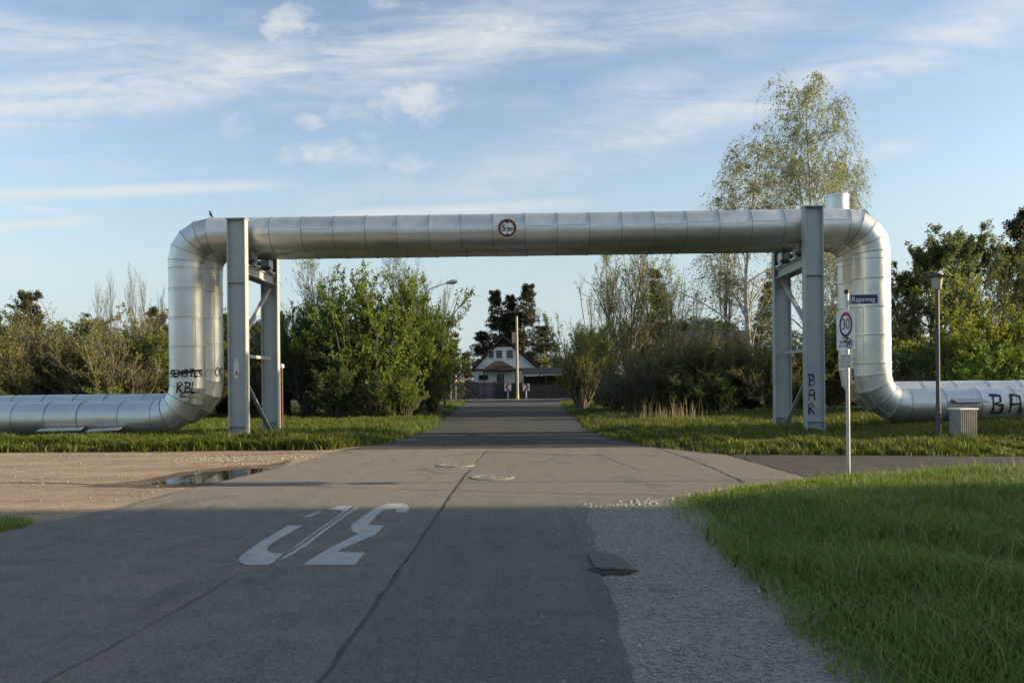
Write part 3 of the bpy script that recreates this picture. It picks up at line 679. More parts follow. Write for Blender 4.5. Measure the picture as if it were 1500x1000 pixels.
# ================================================================ PIPELINES AND GANTRY
GA = R(-1.4)                                    # the gantry runs almost across the view, its right end a little nearer
ax_s = Vector((math.cos(GA), math.sin(GA), 0)); ax_t = Vector((-math.sin(GA), math.cos(GA), 0))
S0 = P(274, 480, 25.5); S0.z = 0                # foot of the left front riser
def W(s, t, z): return S0 + ax_s * s + ax_t * t + Vector((0, 0, z))
s_right = (P(1277, 480, 25.0) - S0).dot(ax_s)
PR = 0.545
def elbow(a, c, b, n):
    """points of a mitred bend from a to b about corner c (a-c and b-c perpendicular, equal length)"""
    r = (a - c).length; e1 = (a - c) / r; e2 = (b - c) / r; o = c + e1 * r + e2 * r
    return [o - e2 * r * math.cos(k * math.pi / 2 / n) - e1 * r * math.sin(k * math.pi / 2 / n) for k in range(n + 1)]
def pipeline(t, zl, zr, ztop, dxl, dxr, label):
    sL, sR = dxl, s_right + dxr
    root = empty('heating_pipeline', W(sL, t, 0), label, 'pipeline', 'overhead heating pipes')
    rl, ru = 0.98, 0.84
    pts = [W(sL - 34, t, zl)]
    n = 26
    pts = [W(sL - rl - 1.05 * k - (0.0 if k < 2 else 0.25), t, zl) for k in range(n, 0, -1)]
    pts += elbow(W(sL - rl, t, zl), W(sL, t, zl), W(sL, t, zl + rl), 4)
    z0, z1 = zl + rl, ztop - ru; m = 5
    hs = [z0 + (z1 - z0) * q for q in (0.09, 0.32, 0.55, 0.78, 0.94)]
    pts += [W(sL, t, h) for h in hs]
    pts += elbow(W(sL, t, z1), W(sL, t, ztop), W(sL + ru, t, ztop), 4)
    a, b = sL + ru, sR - ru; m = round((b - a) / 1.0)
    pts += [W(a + (b - a) * k / m, t, ztop) for k in range(1, m)]
    pts += elbow(W(b, t, ztop), W(sR, t, ztop), W(sR, t, ztop - ru), 4)
    z0 = zr + rl
    pts += [W(sR, t, z1 + (z0 - z1) * q) for q in (0.06, 0.22, 0.45, 0.68, 0.91)]
    pts += elbow(W(sR, t, z0), W(sR, t, zr), W(sR + rl, t, zr), 4)
    pts += [W(sR + rl + 1.05 * k, t, zr) for k in range(1, n)]
    org = W(sL, t, 0); K = 40
    for i in range(len(pts) - 1):
        A, B = pts[i], pts[i + 1]; d = (B - A).normalized(); L = (B - A).length
        dp = (A - pts[i - 1]).normalized() if i else d
        dn = (pts[i + 2] - B).normalized() if i + 2 < len(pts) else d
        mA, mB = (d + dp).normalized(), (d + dn).normalized()
        n1 = ax_t.copy(); n2 = d.cross(n1).normalized()
        rj = PR + random.uniform(-0.004, 0.004)
        vs = []
        lap = min(0.07, L * 0.16)
        for (Q, mm, off, r) in ((A, mA, 0.0, rj), (B, mB, -lap, rj), (B, mB, -lap, rj + 0.004), (B, mB, -lap * .5, rj + 0.008), (B, mB, 0.004, rj + 0.005)):
            for k in range(K):
                an = 2 * math.pi * k / K; c = n1 * (r * math.cos(an)) + n2 * (r * math.sin(an))
                x = Q + c; x = x + d * (-((x - Q).dot(mm)) / d.dot(mm)) + d * off
                vs.append(x - org)
        fs = [(j * K + k, j * K + (k + 1) % K, (j + 1) * K + (k + 1) % K, (j + 1) * K + k) for j in range(4) for k in range(K)]
        MB().add(vs, fs).build('cladding_section', 'cladding', root, smooth=35)
        jm = MB(); vs = []
        for off, r in ((-0.004, rj + 0.001), (-0.004, rj + 0.013), (0.009, rj + 0.013), (0.009, rj + 0.001)):
            for k in range(K):
                an = 2 * math.pi * k / K; x = B + n1 * (r * math.cos(an)) + n2 * (r * math.sin(an)); vs.append(x + d * (-((x - B).dot(mB)) / d.dot(mB)) + d * off - org)
        jm.add(vs, [(j * K + k, j * K + (k + 1) % K, (j + 1) * K + (k + 1) % K, (j + 1) * K + k) for j in range(3) for k in range(K)]).build('joint_strip', 'joint', root, smooth=35)
        # lengthwise lap seam on the camera side
        an = math.pi + random.uniform(-0.25, 0.25) if abs(d.z) < 0.3 else math.pi + 0.9
        c = n1 * ((PR + 0.006) * math.cos(an)) + n2 * ((PR + 0.006) * math.sin(an))
        sA = A + c; sA = sA + d * (-((sA - A).dot(mA)) / d.dot(mA)); sB = B + c; sB = sB + d * (-((sB - B).dot(mB)) / d.dot(mB)) - d * lap
        if (sB - sA).length > 0.1 and (sB - sA).dot(d) > 0:
            MB().beam(sA - org, sB - org, 0.012, 0.035, up=n2 * math.cos(an) - n1 * math.sin(an)).build('lap_seam', 'cladding', root)
    return root
ZT = 6.50
front = pipeline(0.0, 0.68, 0.86, ZT, 0, 0, 'silver clad pipe of the gantry nearer the camera, with graffiti on its left riser')
rear = pipeline(1.5, 0.90, 1.08, ZT, 0.0, 0.10, 'silver clad pipe running behind the front one, with upright vent housing')
ro = rear.location.copy()
# vent housing on the rear pipe near the right bend
vc = P(1223, 292, W(0, 1.5, 0).y - 0.35); vloc = Vector((vc.x, W((vc - S0).dot(ax_s), 1.5, 0).y, 0))
mb = MB(); mb.lathe([(0.37, 6.75), (0.37, 7.74), (0.385, 7.75), (0.385, 7.80), (0.30, 7.84), (0.05, 7.90)], vloc - ro, 32); vh = mb.build('vent_housing', 'cladding', rear, smooth=35)

# graffiti strokes wrapped round the cladding
def on_riser(s, t, z, up, ang, side=1.0):
    """point on vertical pipe: ang in radians, 0 = facing the camera side (-t)"""
    return W(s, t, z) + (ax_t * -math.cos(ang) + ax_s * math.sin(ang)) * (PR + 0.014 + up)
def strokes_mesh(strokes, f, wd):
    mb = MB()
    for st in strokes:
        pts = []
        for i in range(len(st) - 1):
            a, b = Vector(st[i]), Vector(st[i + 1]); n = max(1, int((b - a).length / 0.05))
            pts += [a + (b - a) * k / n for k in range(n)]
        pts.append(Vector(st[-1])); o = len(mb.v); vs = []; fs = []
        for i, p in enumerate(pts):
            d = (pts[min(i + 1, len(pts) - 1)] - pts[max(i - 1, 0)]).normalized(); ph = 0.5 + 0.5 * math.sin(i * 0.37 + len(st)); nn = Vector((-d.y, d.x)) * wd * (0.3 + 0.35 * ph) * random.uniform(0.85, 1.15)
            vs += [f(p + nn), f(p - nn)]
            if i: fs.append((2 * i - 2, 2 * i - 1, 2 * i + 1, 2 * i))
        mb.add(vs, fs)
    return mb
LET = {'S': [[(.6, .9), (.2, 1), (0, .8), (.1, .55), (.5, .45), (.6, .2), (.3, 0), (0, .1)]], 'E': [[(.6, 1), (0, 1), (0, 0), (.6, 0)], [(0, .5), (.5, .5)]],
       'H': [[(0, 1), (0, 0)], [(.6, 1), (.6, 0)], [(0, .5), (.6, .5)]], 'T': [[(0, 1), (.7, 1)], [(.35, 1), (.35, 0)]],
       'R': [[(.05, 0), (.05, .95)], [(-.1, .8), (.3, 1), (.55, .75), (.1, .5), (.6, 0)]], 'B': [[(.1, 0), (.1, .95)], [(-.05, .95), (.5, .9), (.5, .6), (.1, .5), (.6, .4), (.55, .08), (-.05, .02)]],
       'L': [[(.05, 1), (0, 0), (.6, .02)]], 'A': [[(0, 0), (.12, .95), (.55, .9), (.6, 0)], [(0, .45), (.65, .5)]], '.': [[(0, 0), (.06, .05)]],
       'U': [[(0, 1), (0, .1), (.3, 0), (.6, .1), (.6, 1)]], 'O': [[(.3, 0), (0, .3), (.05, .8), (.3, 1), (.6, .7), (.55, .2), (.3, 0)]],
       'K': [[(0, 1), (0, 0)], [(.6, 1), (0, .5), (.6, 0)]], 'Z': [[(0, .95), (.6, 1), (0, 0), (.6, .05)]], 'N': [[(0, 0), (0, 1), (.6, 0), (.6, 1)]]}
def word(txt, x, y, h, adv=0.8, slant=0.12):
    out = []; fx = h * 0.9
    for ch in txt:
        for st in LET.get(ch, []):
            out.append([(x + (a + slant * b) * fx + random.uniform(-.01, .01), y + b * h + random.uniform(-.01, .01)) for a, b in st])
        x += adv * fx
    return out
fo = front.location.copy()
rf = lambda p: on_riser(0, 0, p.y, 0, p.x / PR) - fo
def par(px): return (px - 274) / 45.6
sx = lambda px: PR * (math.asin(max(-1, min(1, par(px) / PR / 1.04))) + 0.39)
zz = lambda py: EYE + (568.6 - py) / 46.2
w1 = word('SEHSTES', -0.36, zz(551), 0.21, 0.82); w1 += [[(-.42, zz(546)), (.1, zz(545)), (.68, zz(541))]]
strokes_mesh(w1, rf, 0.062).build('graffiti', 'spray', front)
strokes_mesh(word('RBL.', -0.12, zz(574), 0.34, 0.74), rf, 0.045).build('graffiti', 'spray', front)
strokes_mesh([[(.0, zz(577)), (.32, zz(581)), (.5, zz(580))]], rf, 0.02).build('graffiti', 'spray', front)
# scribble on lower bend, left
rg = lambda p: W(0.02, 0, 0.0) - fo + (ax_t * -math.cos(p.x / PR) + ax_s * math.sin(p.x / PR)) * (PR + 0.02) + Vector((0, 0, p.y)) + ax_s * (-0.42 * max(0, (1.52 - p.y)))
strokes_mesh([[(.0, 1.42), (.15, 1.5), (.42, 1.5), (.30, 1.36), (.40, 1.25), (.25, 1.12)], [(.02, 1.36), (.22, 1.36)]], rg, 0.035).build('graffiti', 'spray', front)
# BA.. on the right ground run
rh_s = s_right + 3.35; zc = 0.86
rgr = lambda p: W(rh_s + p.x, 0, zc) - fo + (ax_t * -math.cos(p.y / PR) + Vector((0, 0, 1)) * math.sin(p.y / PR)) * (PR + 0.014)
strokes_mesh(word('BAK', 0.0, -0.25, 0.62, 0.98, 0.05), rgr, 0.075).build('graffiti', 'spray', front)
# tags on rear riser, left
rr = lambda p: W(0, 1.5, p.y) - ro + (ax_t * -math.cos(p.x / PR) + ax_s * math.sin(p.x / PR)) * (PR + 0.014)
strokes_mesh(word('XO', .48, 2.02, 0.3, .7) + word('O', .48, 2.02, .3) + word('N', .72, 1.72, 0.36, .7), rr, 0.03).build('graffiti', 'spray', rear)
rr2 = lambda p: W(s_right + 0.10, 1.5, p.y) - ro + (ax_t * -math.cos(p.x / PR) + ax_s * math.sin(p.x / PR)) * (PR + 0.014)
strokes_mesh([[(-.30, 2.05), (-.30, 1.68)], [(-.27, 2.05), (-.27, 1.68)], [(-.24, 2.05), (-.24, 1.68)]], rr2, 0.06).build('graffiti', 'spray', rear)

# ---- support frames
def hcolumn(root, s, t, z0, z1, nm, wx=0.56, wy=0.30):
    o = root.location
    c = lambda a, b, z: W(s + a, t + b, z) - o
    mrot = Matrix.Rotation(GA, 3, 'Z')
    mb = MB()
    tf = 0.03
    poly = [(-wx / 2, -wy / 2), (-wx / 2 + tf, -wy / 2), (-wx / 2 + tf, -0.012), (wx / 2 - tf, -0.012), (wx / 2 - tf, -wy / 2), (wx / 2, -wy / 2),
            (wx / 2, wy / 2), (wx / 2 - tf, wy / 2), (wx / 2 - tf, 0.012), (-wx / 2 + tf, 0.012), (-wx / 2 + tf, wy / 2), (-wx / 2, wy / 2)]
    mb.prism([c(a, b, 0) for a, b in poly], (0, 0, z0), (0, 0, z1))
    col = mb.build(nm, 'steel', root)
    m = MB(); m.box(c(0, 0, z1 + 0.015), (wx + 0.06, wy + 0.06, 0.03), mrot); m.build('cap_plate', 'steel', col)
    m = MB(); m.box(c(0, 0, z0 + 0.012), (wx + 0.2, wy + 0.2, 0.025), mrot); m.build('base_plate', 'steel', col)
    for zs in (4.86, 0.45):
        for sd_ in (-1, 1):
            m = MB(); m.box(c(0, sd_ * (wy / 4 + 0.006), zs), (wx - 2 * tf - 0.004, wy / 2 - 0.014, 0.022), mrot); m.build('stiffener', 'steel', col)
    for zz_ in np.arange(0.5, 4.6, 0.16):
        m = MB(); m.box(c(wx / 2 + 0.006, -wy / 2 + 0.06, zz_), (0.014, 0.022, 0.022), mrot); m.build('bolt', 'dark_steel', col)
        if zz_ > 2.2: break
    return col
def support(pxf, pyf, sgn, label, zt=6.90):
    base = P(pxf, pyf, 24.45 if sgn < 0 else 24.05)
    s = (base - S0).dot(ax_s); tf_ = (base - S0).dot(ax_t)
    root = empty('pipe_support_frame', W(s, 0.75, 0), label, 'steel frame', 'steel frames carrying the pipes')
    o = root.location
    t0, t1 = -0.92, 2.12
    hcolumn(root, s, t0, 0.02, zt, 'column'); hcolumn(root, s, t1, 0.02, 6.40, 'column')
    f = lambda a, b, z: W(s + a, b, z) - o
    # cross beams under the pipes (I sections)
    for a in (-0.17, 0.17):
        m = MB(); m.beam(f(a, t0 + 0.16, 5.16), f(a, t1 - 0.16, 5.16), 0.13, 0.028); m.beam(f(a, t0 + 0.16, 5.44), f(a, t1 - 0.16, 5.44), 0.13, 0.028)
        m.beam(f(a, t0 + 0.16, 5.30), f(a, t1 - 0.16, 5.30), 0.014, 0.25); m.build('cross_beam', 'steel', root)
    for tt in (0.0, 1.5):
        m = MB(); m.box(f(0, tt, 5.50), (0.62, 0.5, 0.06), Matrix.Rotation(GA, 3, 'Z')); m.box(f(0, tt, 5.72), (0.06, 0.42, 0.42), Matrix.Rotation(GA, 3, 'Z'))
        for a in (-0.22, 0.22): m.box(f(a, tt, 5.72), (0.04, 0.42, 0.42), Matrix.Rotation(GA, 3, 'Z'))
        m.build('pipe_shoe', 'galv', root)
        for q in (-0.30, 0.30): MB().tube([f(-0.32, tt + q, 5.62), f(0.32, tt + q, 5.62)], 0.06, 12).build('roller', 'dark_steel', root)
    m = MB(); m.beam(f(0.02, t1 - 0.14, 5.02), f(0.02, t0 + 0.14, 3.05), 0.11, 0.11); m.build('brace', 'steel', root)
    m = MB(); m.beam(f(0.02, t1 - 0.14, 2.62), f(0.02, t0 + 0.14, 2.62), 0.10, 0.10); m.build('tie_bar', 'steel', root)
    m = MB(); m.beam(f(0.02, t0 + 0.14, 2.1), f(0.02, t1 - 0.14, 0.12), 0.11, 0.06); m.build('brace', 'steel', root)
    m = MB(); m.beam(f(0.02, t0 + 0.2, 0.07), f(0.02, t1 - 0.2, 0.07), 0.14, 0.10); m.build('foot_tie', 'concrete', root)
    for (tt, h) in ((t0, 0.06), (t1, 0.06)):
        m = MB(); m.box(f(0, tt, -0.05), (1.0, 0.75, 0.14), Matrix.Rotation(GA, 3, 'Z')); m.build('footing', 'concrete', root, bevel=0.02)
    return root, s
fl, sFL = support(349, 642, -1, 'grey steel support frame under the left end of the pipe bridge', 6.79)
fr, sFR = support(1194, 634, 1, 'grey steel support frame under the right end of the pipe bridge, tagged with graffiti')
# BAR on the right column web
cf = lambda p: W(sFR + p.x, -0.92 - 0.016, p.y) - fr.location
strokes_mesh(word('B', -.17, 1.52, 0.34, slant=0) + word('A', -.17, 1.08, 0.34, slant=0) + word('R', -.17, 0.66, 0.32, slant=0), cf, 0.042).build('graffiti', 'spray', fr)
# oval sign on the left column web
mo = frame(W(sFL - 0.06, -0.92 - 0.02, 2.2), ax_s, (0, 0, 1)); ov = empty('oval_plate', mo.translation, 'white oval plate with a red mark on the left front column', 'plate')
ml = Matrix.Translation(-ov.location) @ mo
m = MB(); disc(m, ml, 0.31, 0.0, 0.008, 28, 0.30); m.build('plate', 'white', ov)
m = MB(); m.prism([ml @ Vector(p) for p in ((-.03, -.12, 0), (.0, -.05, 0), (.04, -.10, 0), (.045, -.19, 0), (.0, -.16, 0), (-.02, -.2, 0))], (ml.to_3x3() @ Vector((0, 0, .0085))), (ml.to_3x3() @ Vector((0, 0, .011)))); m.build('mark', 'red', ov)

# ---- height limit sign on the pipe
hs = P(743, 334, W(0, 0, 0).y - PR - 0.06 - 0.27)
hs_s = (hs - S0).dot(ax_s); hs = W(hs_s, -PR - 0.045, hs.z)
mh = frame(hs, ax_s, (0, 0, 1)); e = empty('height_limit_sign', hs, 'round red rimmed height limit sign 5,5m fixed to the pipe', 'road sign')
ml = Matrix.Translation(-hs) @ mh
m = MB(); disc(m, ml, 0.305, -0.006, 0.0, 40); m.build('plate', 'white', e)
m = MB(); ring(m, ml, 0.205, 0.288, 0.0015, 0.004, 40); m.build('rim', 'dullred', e)
for sg in (1, -1):
    m = MB(); zv = ml.to_3x3() @ Vector((0, 0, 1))
    m.prism([ml @ Vector((x, sg * y, 0)) for x, y in ((-.075, .215), (.075, .215), (0, .145))], zv * 0.0045, zv * 0.006); m.build('arrow', 'black', e)
text_mesh('digit', '5', 0.27, 'black', e, ml @ Matrix.Translation((-.105, .0, .003)), .002, 0.85, .006)
text_mesh('lettering', ',5m', 0.165, 'black', e, ml @ Matrix.Translation((.07, -.03, .003)), .002, 0.85, .005)
m = MB(); m.beam(ml @ Vector((-.2, 0, -.02)), ml @ Vector((.2, 0, -.02)), .04, .03); m.build('bracket', 'galv', e)

# ---- bird on the left bend
bp = P(308, 317, 25.5); bp = W((bp - S0).dot(ax_s), 0.0, ZT + PR + 0.012)
m = MB(); m.tube([(-.11, 0, .02), (-.06, 0, .055), (0, 0, .10), (.045, 0, .145), (.06, 0, .175), (.075, 0, .19), (.10, 0, .186), (.125, 0, .182)],
                 [.012, .022, .042, .04, .028, .03, .018, .003], 10)
b = m.build('bird', 'feather', smooth=60); b.location = bp; b.rotation_euler = (0, R(-20), R(180)); tag(b, 'small dark bird perched on top of the left pipe bend', 'bird')
m = MB()
for yy_ in (-.018, .018): m.tube([(0.0, yy_, .07), (0.005, yy_, 0.0)], .004, 5)
m.build('legs', 'feather', b)

# ---- low supports with flashing sheets
def low_support(px, s_off, zp, t, label, tilt, sheets):
    root = empty('pipe_plinth', W(s_off, t, 0), label, 'plinth', 'concrete plinths below the ground pipes'); o = root.location
    mr = Matrix.Rotation(GA, 3, 'Z')
    m = MB(); m.box(W(s_off, t - 0.75, 0.05) - o, (0.56, 0.5, 0.42), mr); m.build('block', 'concrete', root, bevel=0.02)
    m = MB(); m.box(W(s_off, t, 0.08) - o, (0.5, 0.9, 0.3), mr); m.build('saddle', 'concrete', root, bevel=0.02)
    for (a, b_, z, tl) in sheets:
        m = MB(); mm = mr @ Matrix.Rotation(tl, 3, 'Y') @ Matrix.Rotation(R(16), 3, 'X'); m.box(W(s_off + (a + b_) / 2, t - PR - 0.15, z) - o, (b_ - a, 0.36, 0.02), mm); m.build('flashing', 'galv', root)
    return root
sl = (P(108, 640, 25) - S0).dot(ax_s)
low_support(108, sl, 0.68, 0.0, 'concrete plinth with bent metal flashing under the left ground pipe', 0, [(-1.05, 0.32, 0.38, R(-1)), (0.5, 1.55, 0.36, R(-3))])
sr = (P(1405, 620, 24.8) - S0).dot(ax_s)
low_support(1405, sr, 0.86, 0.0, 'concrete plinth under the right ground pipe behind the small cabinet', 0, [(-0.45, 0.5, 1.02, R(0))])

# ================================================================ STREET FURNITURE
# sign post with zone sign and street name
sb = G(1243, 694, 0.1); ps = empty('sign_post', (sb.x, sb.y, 0), 'galvanised post in the grass with zone 30 plate and street name sign', 'sign post')
H = 3.10
m = MB(); m.tube([(0, 0, -0.1), (0, 0, H)], 0.031, 16); m.build('pole', 'galv', ps, smooth=40)
m = MB(); m.lathe([(0.04, H - 0.04), (0.04, H + 0.015), (0.02, H + 0.03)], (0, 0, 0), 14); m.build('cap', 'black', ps)
a = R(84)                                   # plate turned away from the camera, facing left
rt = Vector((math.cos(a), -math.sin(a), 0))
mz = frame(Vector((0, 0, 2.46)) + Vector((-0.045, -0.035, 0)) , rt, (0, 0, 1))
nz = mz.to_3x3() @ Vector((0, 0, 1))
plate_w, plate_h = 0.56, 0.64
m = MB(); m.prism([mz @ Vector(p) for p in ((-plate_w / 2, -plate_h / 2, 0), (plate_w / 2, -plate_h / 2, 0), (plate_w / 2, plate_h / 2, 0), (-plate_w / 2, plate_h / 2, 0))], nz * -0.004, nz * 0.0)
zp = m.build('zone_plate', 'white', ps)
m = MB(); ring(m, mz @ Matrix.Translation((0.02, .085, 0)) @ Matrix.Diagonal((1, 1.0, 1, 1)), 0.155, 0.20, 0.002, 0.004, 36); m.build('ring', 'black', zp)
m = MB()
vs = []
for k in range(9):
    an = R(48 + k * 10.5)
    for r in (0.150, 0.205): vs.append(mz @ Vector((0.02 + r * math.cos(an), .09 + r * math.sin(an), 0.0055)))
m.add(vs, [(2 * k, 2 * k + 1, 2 * k + 3, 2 * k + 2) for k in range(8)]); m.build('red_arc', 'red', zp)
text_mesh('lettering', '30', 0.25, 'black', zp, mz @ Matrix.Translation((0.02, .09, 0.003)), .001, 1.0)
text_mesh('lettering', 'ZONE', 0.15, 'black', zp, mz @ Matrix.Translation((0.02, -.225, 0.003)), .001, 1.1)
m = MB()
for st in ([(-.1, -.12), (.1, -.14), (-.05, -.19), (.18, -.2)], [(.02, -.1), (.16, -.16), (.05, -.28), (.2, -.3)]):
    for i in range(len(st) - 1):
        p, q = (mz @ Vector((*st[i], 0.0065))), (mz @ Vector((*st[i + 1], 0.0065))); m.beam(p, q, 0.002, 0.016, up=Vector((0, 0, 1)))
m.build('scribble', 'spray', zp)
m = MB(); m.prism([mz @ Vector(p) for p in ((-.16, -.62, 0), (.16, -.62, 0), (.16, -.40, 0), (-.16, -.40, 0))], nz * -0.006, nz * -0.001); m.build('lower_plate', 'galv', ps)
for zc_ in (2.2, 2.72, 1.98):
    m = MB(); m.lathe([(0.044, zc_ - 0.02), (0.044, zc_ + 0.02)], (0, 0, 0), 14); m.build('clamp', 'galv', ps)
# street name
mn = frame(Vector((0.27, -0.02, 2.965)), Vector((1, -0.12, 0)), (0, 0, 1)); nn_ = mn.to_3x3() @ Vector((0, 0, 1))
def rect(m_, w_, h_, z0, z1): return MB().prism([m_ @ Vector(p) for p in ((-w_ / 2, -h_ / 2, 0), (w_ / 2, -h_ / 2, 0), (w_ / 2, h_ / 2, 0), (-w_ / 2, h_ / 2, 0))], (m_.to_3x3() @ Vector((0, 0, z0))), (m_.to_3x3() @ Vector((0, 0, z1))))
nmp = rect(mn, 0.455, 0.165, -0.004, 0.0).build('name_plate', 'white', ps)
rect(mn, 0.435, 0.147, 0.0008, 0.002).build('name_field', 'blue', nmp)
text_mesh('lettering', 'Rapsweg', 0.118, 'white', nmp, mn @ Matrix.Translation((-0.005, -0.002, 0.003)), .001, 0.88)
m = MB(); m.box((0.04, 0, 2.965), (0.05, 0.02, 0.12)); m.build('bracket', 'galv', nmp)

# lamp post on the right verge
lb = P(1375, 648, 20.2); lz = 0.0
lp = empty('lamp_post', (lb.x, lb.y, 0.06), 'short lamp post with flat disc shade on the right verge', 'street lamp')
HT = P(1374, 404, 20.2).z - 0.06
m = MB(); m.tube([(0, 0, -.1), (0, 0, 0.90), (0, 0, 0.96)], [0.068, 0.068, 0.052], 16); m.build('lower_pole', 'dark_steel', lp, smooth=40)
m = MB(); m.tube([(0, 0, 0.95), (0, 0, HT - 0.34)], 0.049, 16); m.build('pole', 'dark_steel', lp, smooth=40)
m = MB(); m.lathe([(0.06, HT - 0.36), (0.10, HT - 0.33), (0.135, HT - 0.06), (0.135, HT - 0.03)], (0, 0, 0), 20); m.build('glass', 'lampglass', lp, smooth=50)
m = MB(); m.lathe([(0.335, HT - 0.03), (0.34, HT - 0.015), (0.33, HT - 0.004), (0.15, HT + 0.006), (0.145, HT + 0.05), (0.10, HT + 0.06)], (0, 0, 0), 28); m.build('shade', 'dark_steel', lp, smooth=40)
m = MB(); m.box((0.0, -0.07, 0.55), (0.07, 0.01, 0.2)); m.build('hatch', 'dark_steel', lp)

# small ribbed cabinet
cbx = P(1417, 648, 19.7)
cb_ = empty('ribbed_cabinet', (cbx.x, cbx.y + 0.18, 0.05), 'small weathered ribbed utility cabinet beside the lamp post', 'cabinet'); cb_.rotation_euler[2] = R(14)
m = MB(); m.box((0, 0, 0.42), (0.50, 0.34, 0.84)); m.build('body', 'concrete', cb_, bevel=0.008)
for k in range(9):
    m = MB(); m.box((-0.224 + k * 0.056, -0.182, 0.42), (0.034, 0.024, 0.78)); m.build('rib', 'concrete', cb_, bevel=0.004)
for k in range(6):
    m = MB(); m.box((0.262, -0.13 + k * 0.052, 0.42), (0.024, 0.032, 0.78)); m.build('rib', 'concrete', cb_, bevel=0.004)
m = MB(); m.box((0, 0, 0.865), (0.58, 0.42, 0.045)); m.build('lid', 'white', cb_, bevel=0.01)

# marker post beside left frame
mp = P(413, 560, 30.5)
mk = empty('marker_post', (mp.x, mp.y, 0), 'slim brown marker post with white cap behind the left frame', 'marker post')
m = MB(); m.tube([(0, 0, -.1), (0, 0, 2.35)], 0.03, 10); m.build('post', 'orange', mk)
m = MB(); m.lathe([(0.05, 2.35), (0.09, 2.40), (0.09, 2.48), (0.03, 2.53)], (0, 0, 0), 14); m.build('cap', 'white', mk)

# street lamp by the left bush
sb = G(626, 603); H = P(640, 420, sb.y).z
sl_ = empty('street_lamp', (sb.x, sb.y, 0), 'tall street lamp with curved arm reaching over the road by the left bushes', 'street lamp')
m = MB(); m.tube([(0, 0, -.2), (0, 0, 1.2), (0, 0, 1.25), (0, 0, H - 0.9)], [.085, .085, .06, .05], 12); m.build('pole', 'galv', sl_, smooth=40)
hd = P(656, 414, sb.y) - Vector((sb.x, sb.y, 0))
m = MB(); m.tube([(0, 0, H - 0.9), (0.03, 0, H - 0.5), (0.18, 0, H - 0.18), (0.5, 0, H - 0.02), (hd.x, 0, hd.z)], [.05, .045, .04, .035, .03], 10); m.build('arm', 'galv', sl_, smooth=40)
m = MB(); m.tube([(hd.x - .12, 0, hd.z - .02), (hd.x, 0, hd.z), (hd.x + .25, 0, hd.z + .05), (hd.x + .5, 0, hd.z + .06), (hd.x + .62, 0, hd.z + .04)], [.05, .09, .14, .12, .05], 12); m.build('head', 'galv', sl_, smooth=50)
m = MB(); m.tube([(hd.x + .1, 0, hd.z - .03), (hd.x + .25, 0, hd.z - .03), (hd.x + .48, 0, hd.z - .01)], [.06, .1, .06], 12); m.build('glass', 'lampglass', sl_, smooth=50)

# utility pole, chevrons and posts at the far junction
yb = 89.6
pc = P(758, 588, yb); top = P(757, 463, yb).z
up_ = empty('utility_pole', (pc.x, yb, 0), 'tall pale utility pole with yellow foot in front of the house', 'pole')
m = MB(); m.tube([(0, 0, -.2), (0, 0, top)], [.17, .12], 12); m.build('shaft', 'pale_wood', up_, smooth=40)
m = MB(); m.tube([(0, 0, -.1), (0, 0, .55)], [.19, .185], 12); m.build('foot', 'yellow', up_, smooth=40)
def chevron(px, sgn, label):
    c = P(px, 586, yb); e = empty('chevron_sign', (c.x, yb, 0), label, 'road sign', 'chevron signs at the end of the road')
    zc2 = P(px, 567, yb).z; w_ = 0.78
    m = MB(); m.tube([(0, .05, -.1), (0, .05, zc2)], .04, 8); m.build('post', 'white', e)
    m = MB(); m.box((0, 0, zc2), (w_, .02, w_)); m.build('panel', 'white', e)
    q = w_ / 2
    for poly in ([(-q * .55 * sgn, q), (q * .15 * sgn, q), (q * .85 * sgn, 0), (q * .15 * sgn, -q), (-q * .55 * sgn, -q), (q * .15 * sgn, 0)],):
        m = MB(); m.prism([(x, 0, zc2 + z) for x, z in poly], (0, -.016, 0), (0, -.011, 0)); m.build('arrow', 'red', e)
chevron(744, -1, 'red and white chevron panel pointing left, left of the utility pole')
chevron(771, 1, 'red and white chevron panel pointing right, right of the utility pole')
for px, ph, lab in ((661, 544, 'thin white post left of its neighbour beside the left bushes'), (668, 540, 'thin white post with a short twiggy stake, nearest the fence')):
    c = P(px, 588, 82); z = P(px, ph, 82).z
    e = empty('white_post', (c.x, 82, 0), lab, 'post', 'thin white posts by the fence')
    m = MB(); m.tube([(0, 0, -.1), (0, 0, z)], .055, 8); m.build('shaft', 'white', e)
    m = MB(); m.lathe([(.07, z), (.07, z + .06), (.02, z + .1)], (0, 0, 0), 8); m.build('cap', 'galv', e)

# ---------------------------------------------------------------- fence, gate, carport, house
FY = 91.2
def fence(px0, px1, ptop, label, mat='grey_wood'):
    a, b = P(px0, 588, FY), P(px1, 588, FY); zt = P((px0 + px1) / 2, ptop, FY).z; L = b.x - a.x
    e = empty('board_fence', (a.x, FY, 0), label, 'fence'); n = max(2, round(L / 2.0))
    for k in range(n + 1):
        m = MB(); m.box((L * k / n, .08, zt / 2), (.12, .12, zt + .1)); m.build('post', mat, e)
    for k in range(n):
        x0 = L * k / n; m = MB(); nb = 14
        for j in range(nb): m.box((x0 + (j + .5) * L / n / nb, random.uniform(-.012, .012), zt / 2 + .03 + random.uniform(-.02, .02)), (L / n / nb * .86, .02, zt - .1))
        o = m.build('board_panel', mat, e); o['kind'] = 'stuff'
    for zr_ in (.4, zt - .35):
        m = MB(); m.box((L / 2, .035, zr_), (L, .04, .1)); m.build('rail', mat, e)
fence(655, 724, 560, 'dark grey board fence left of the gate in front of the house')
fence(766, 834, 563, 'dark grey board fence right of the utility pole, below the carport')
ga, gb = P(726, 588, FY), P(764, 588, FY); zt = P(745, 561, FY).z
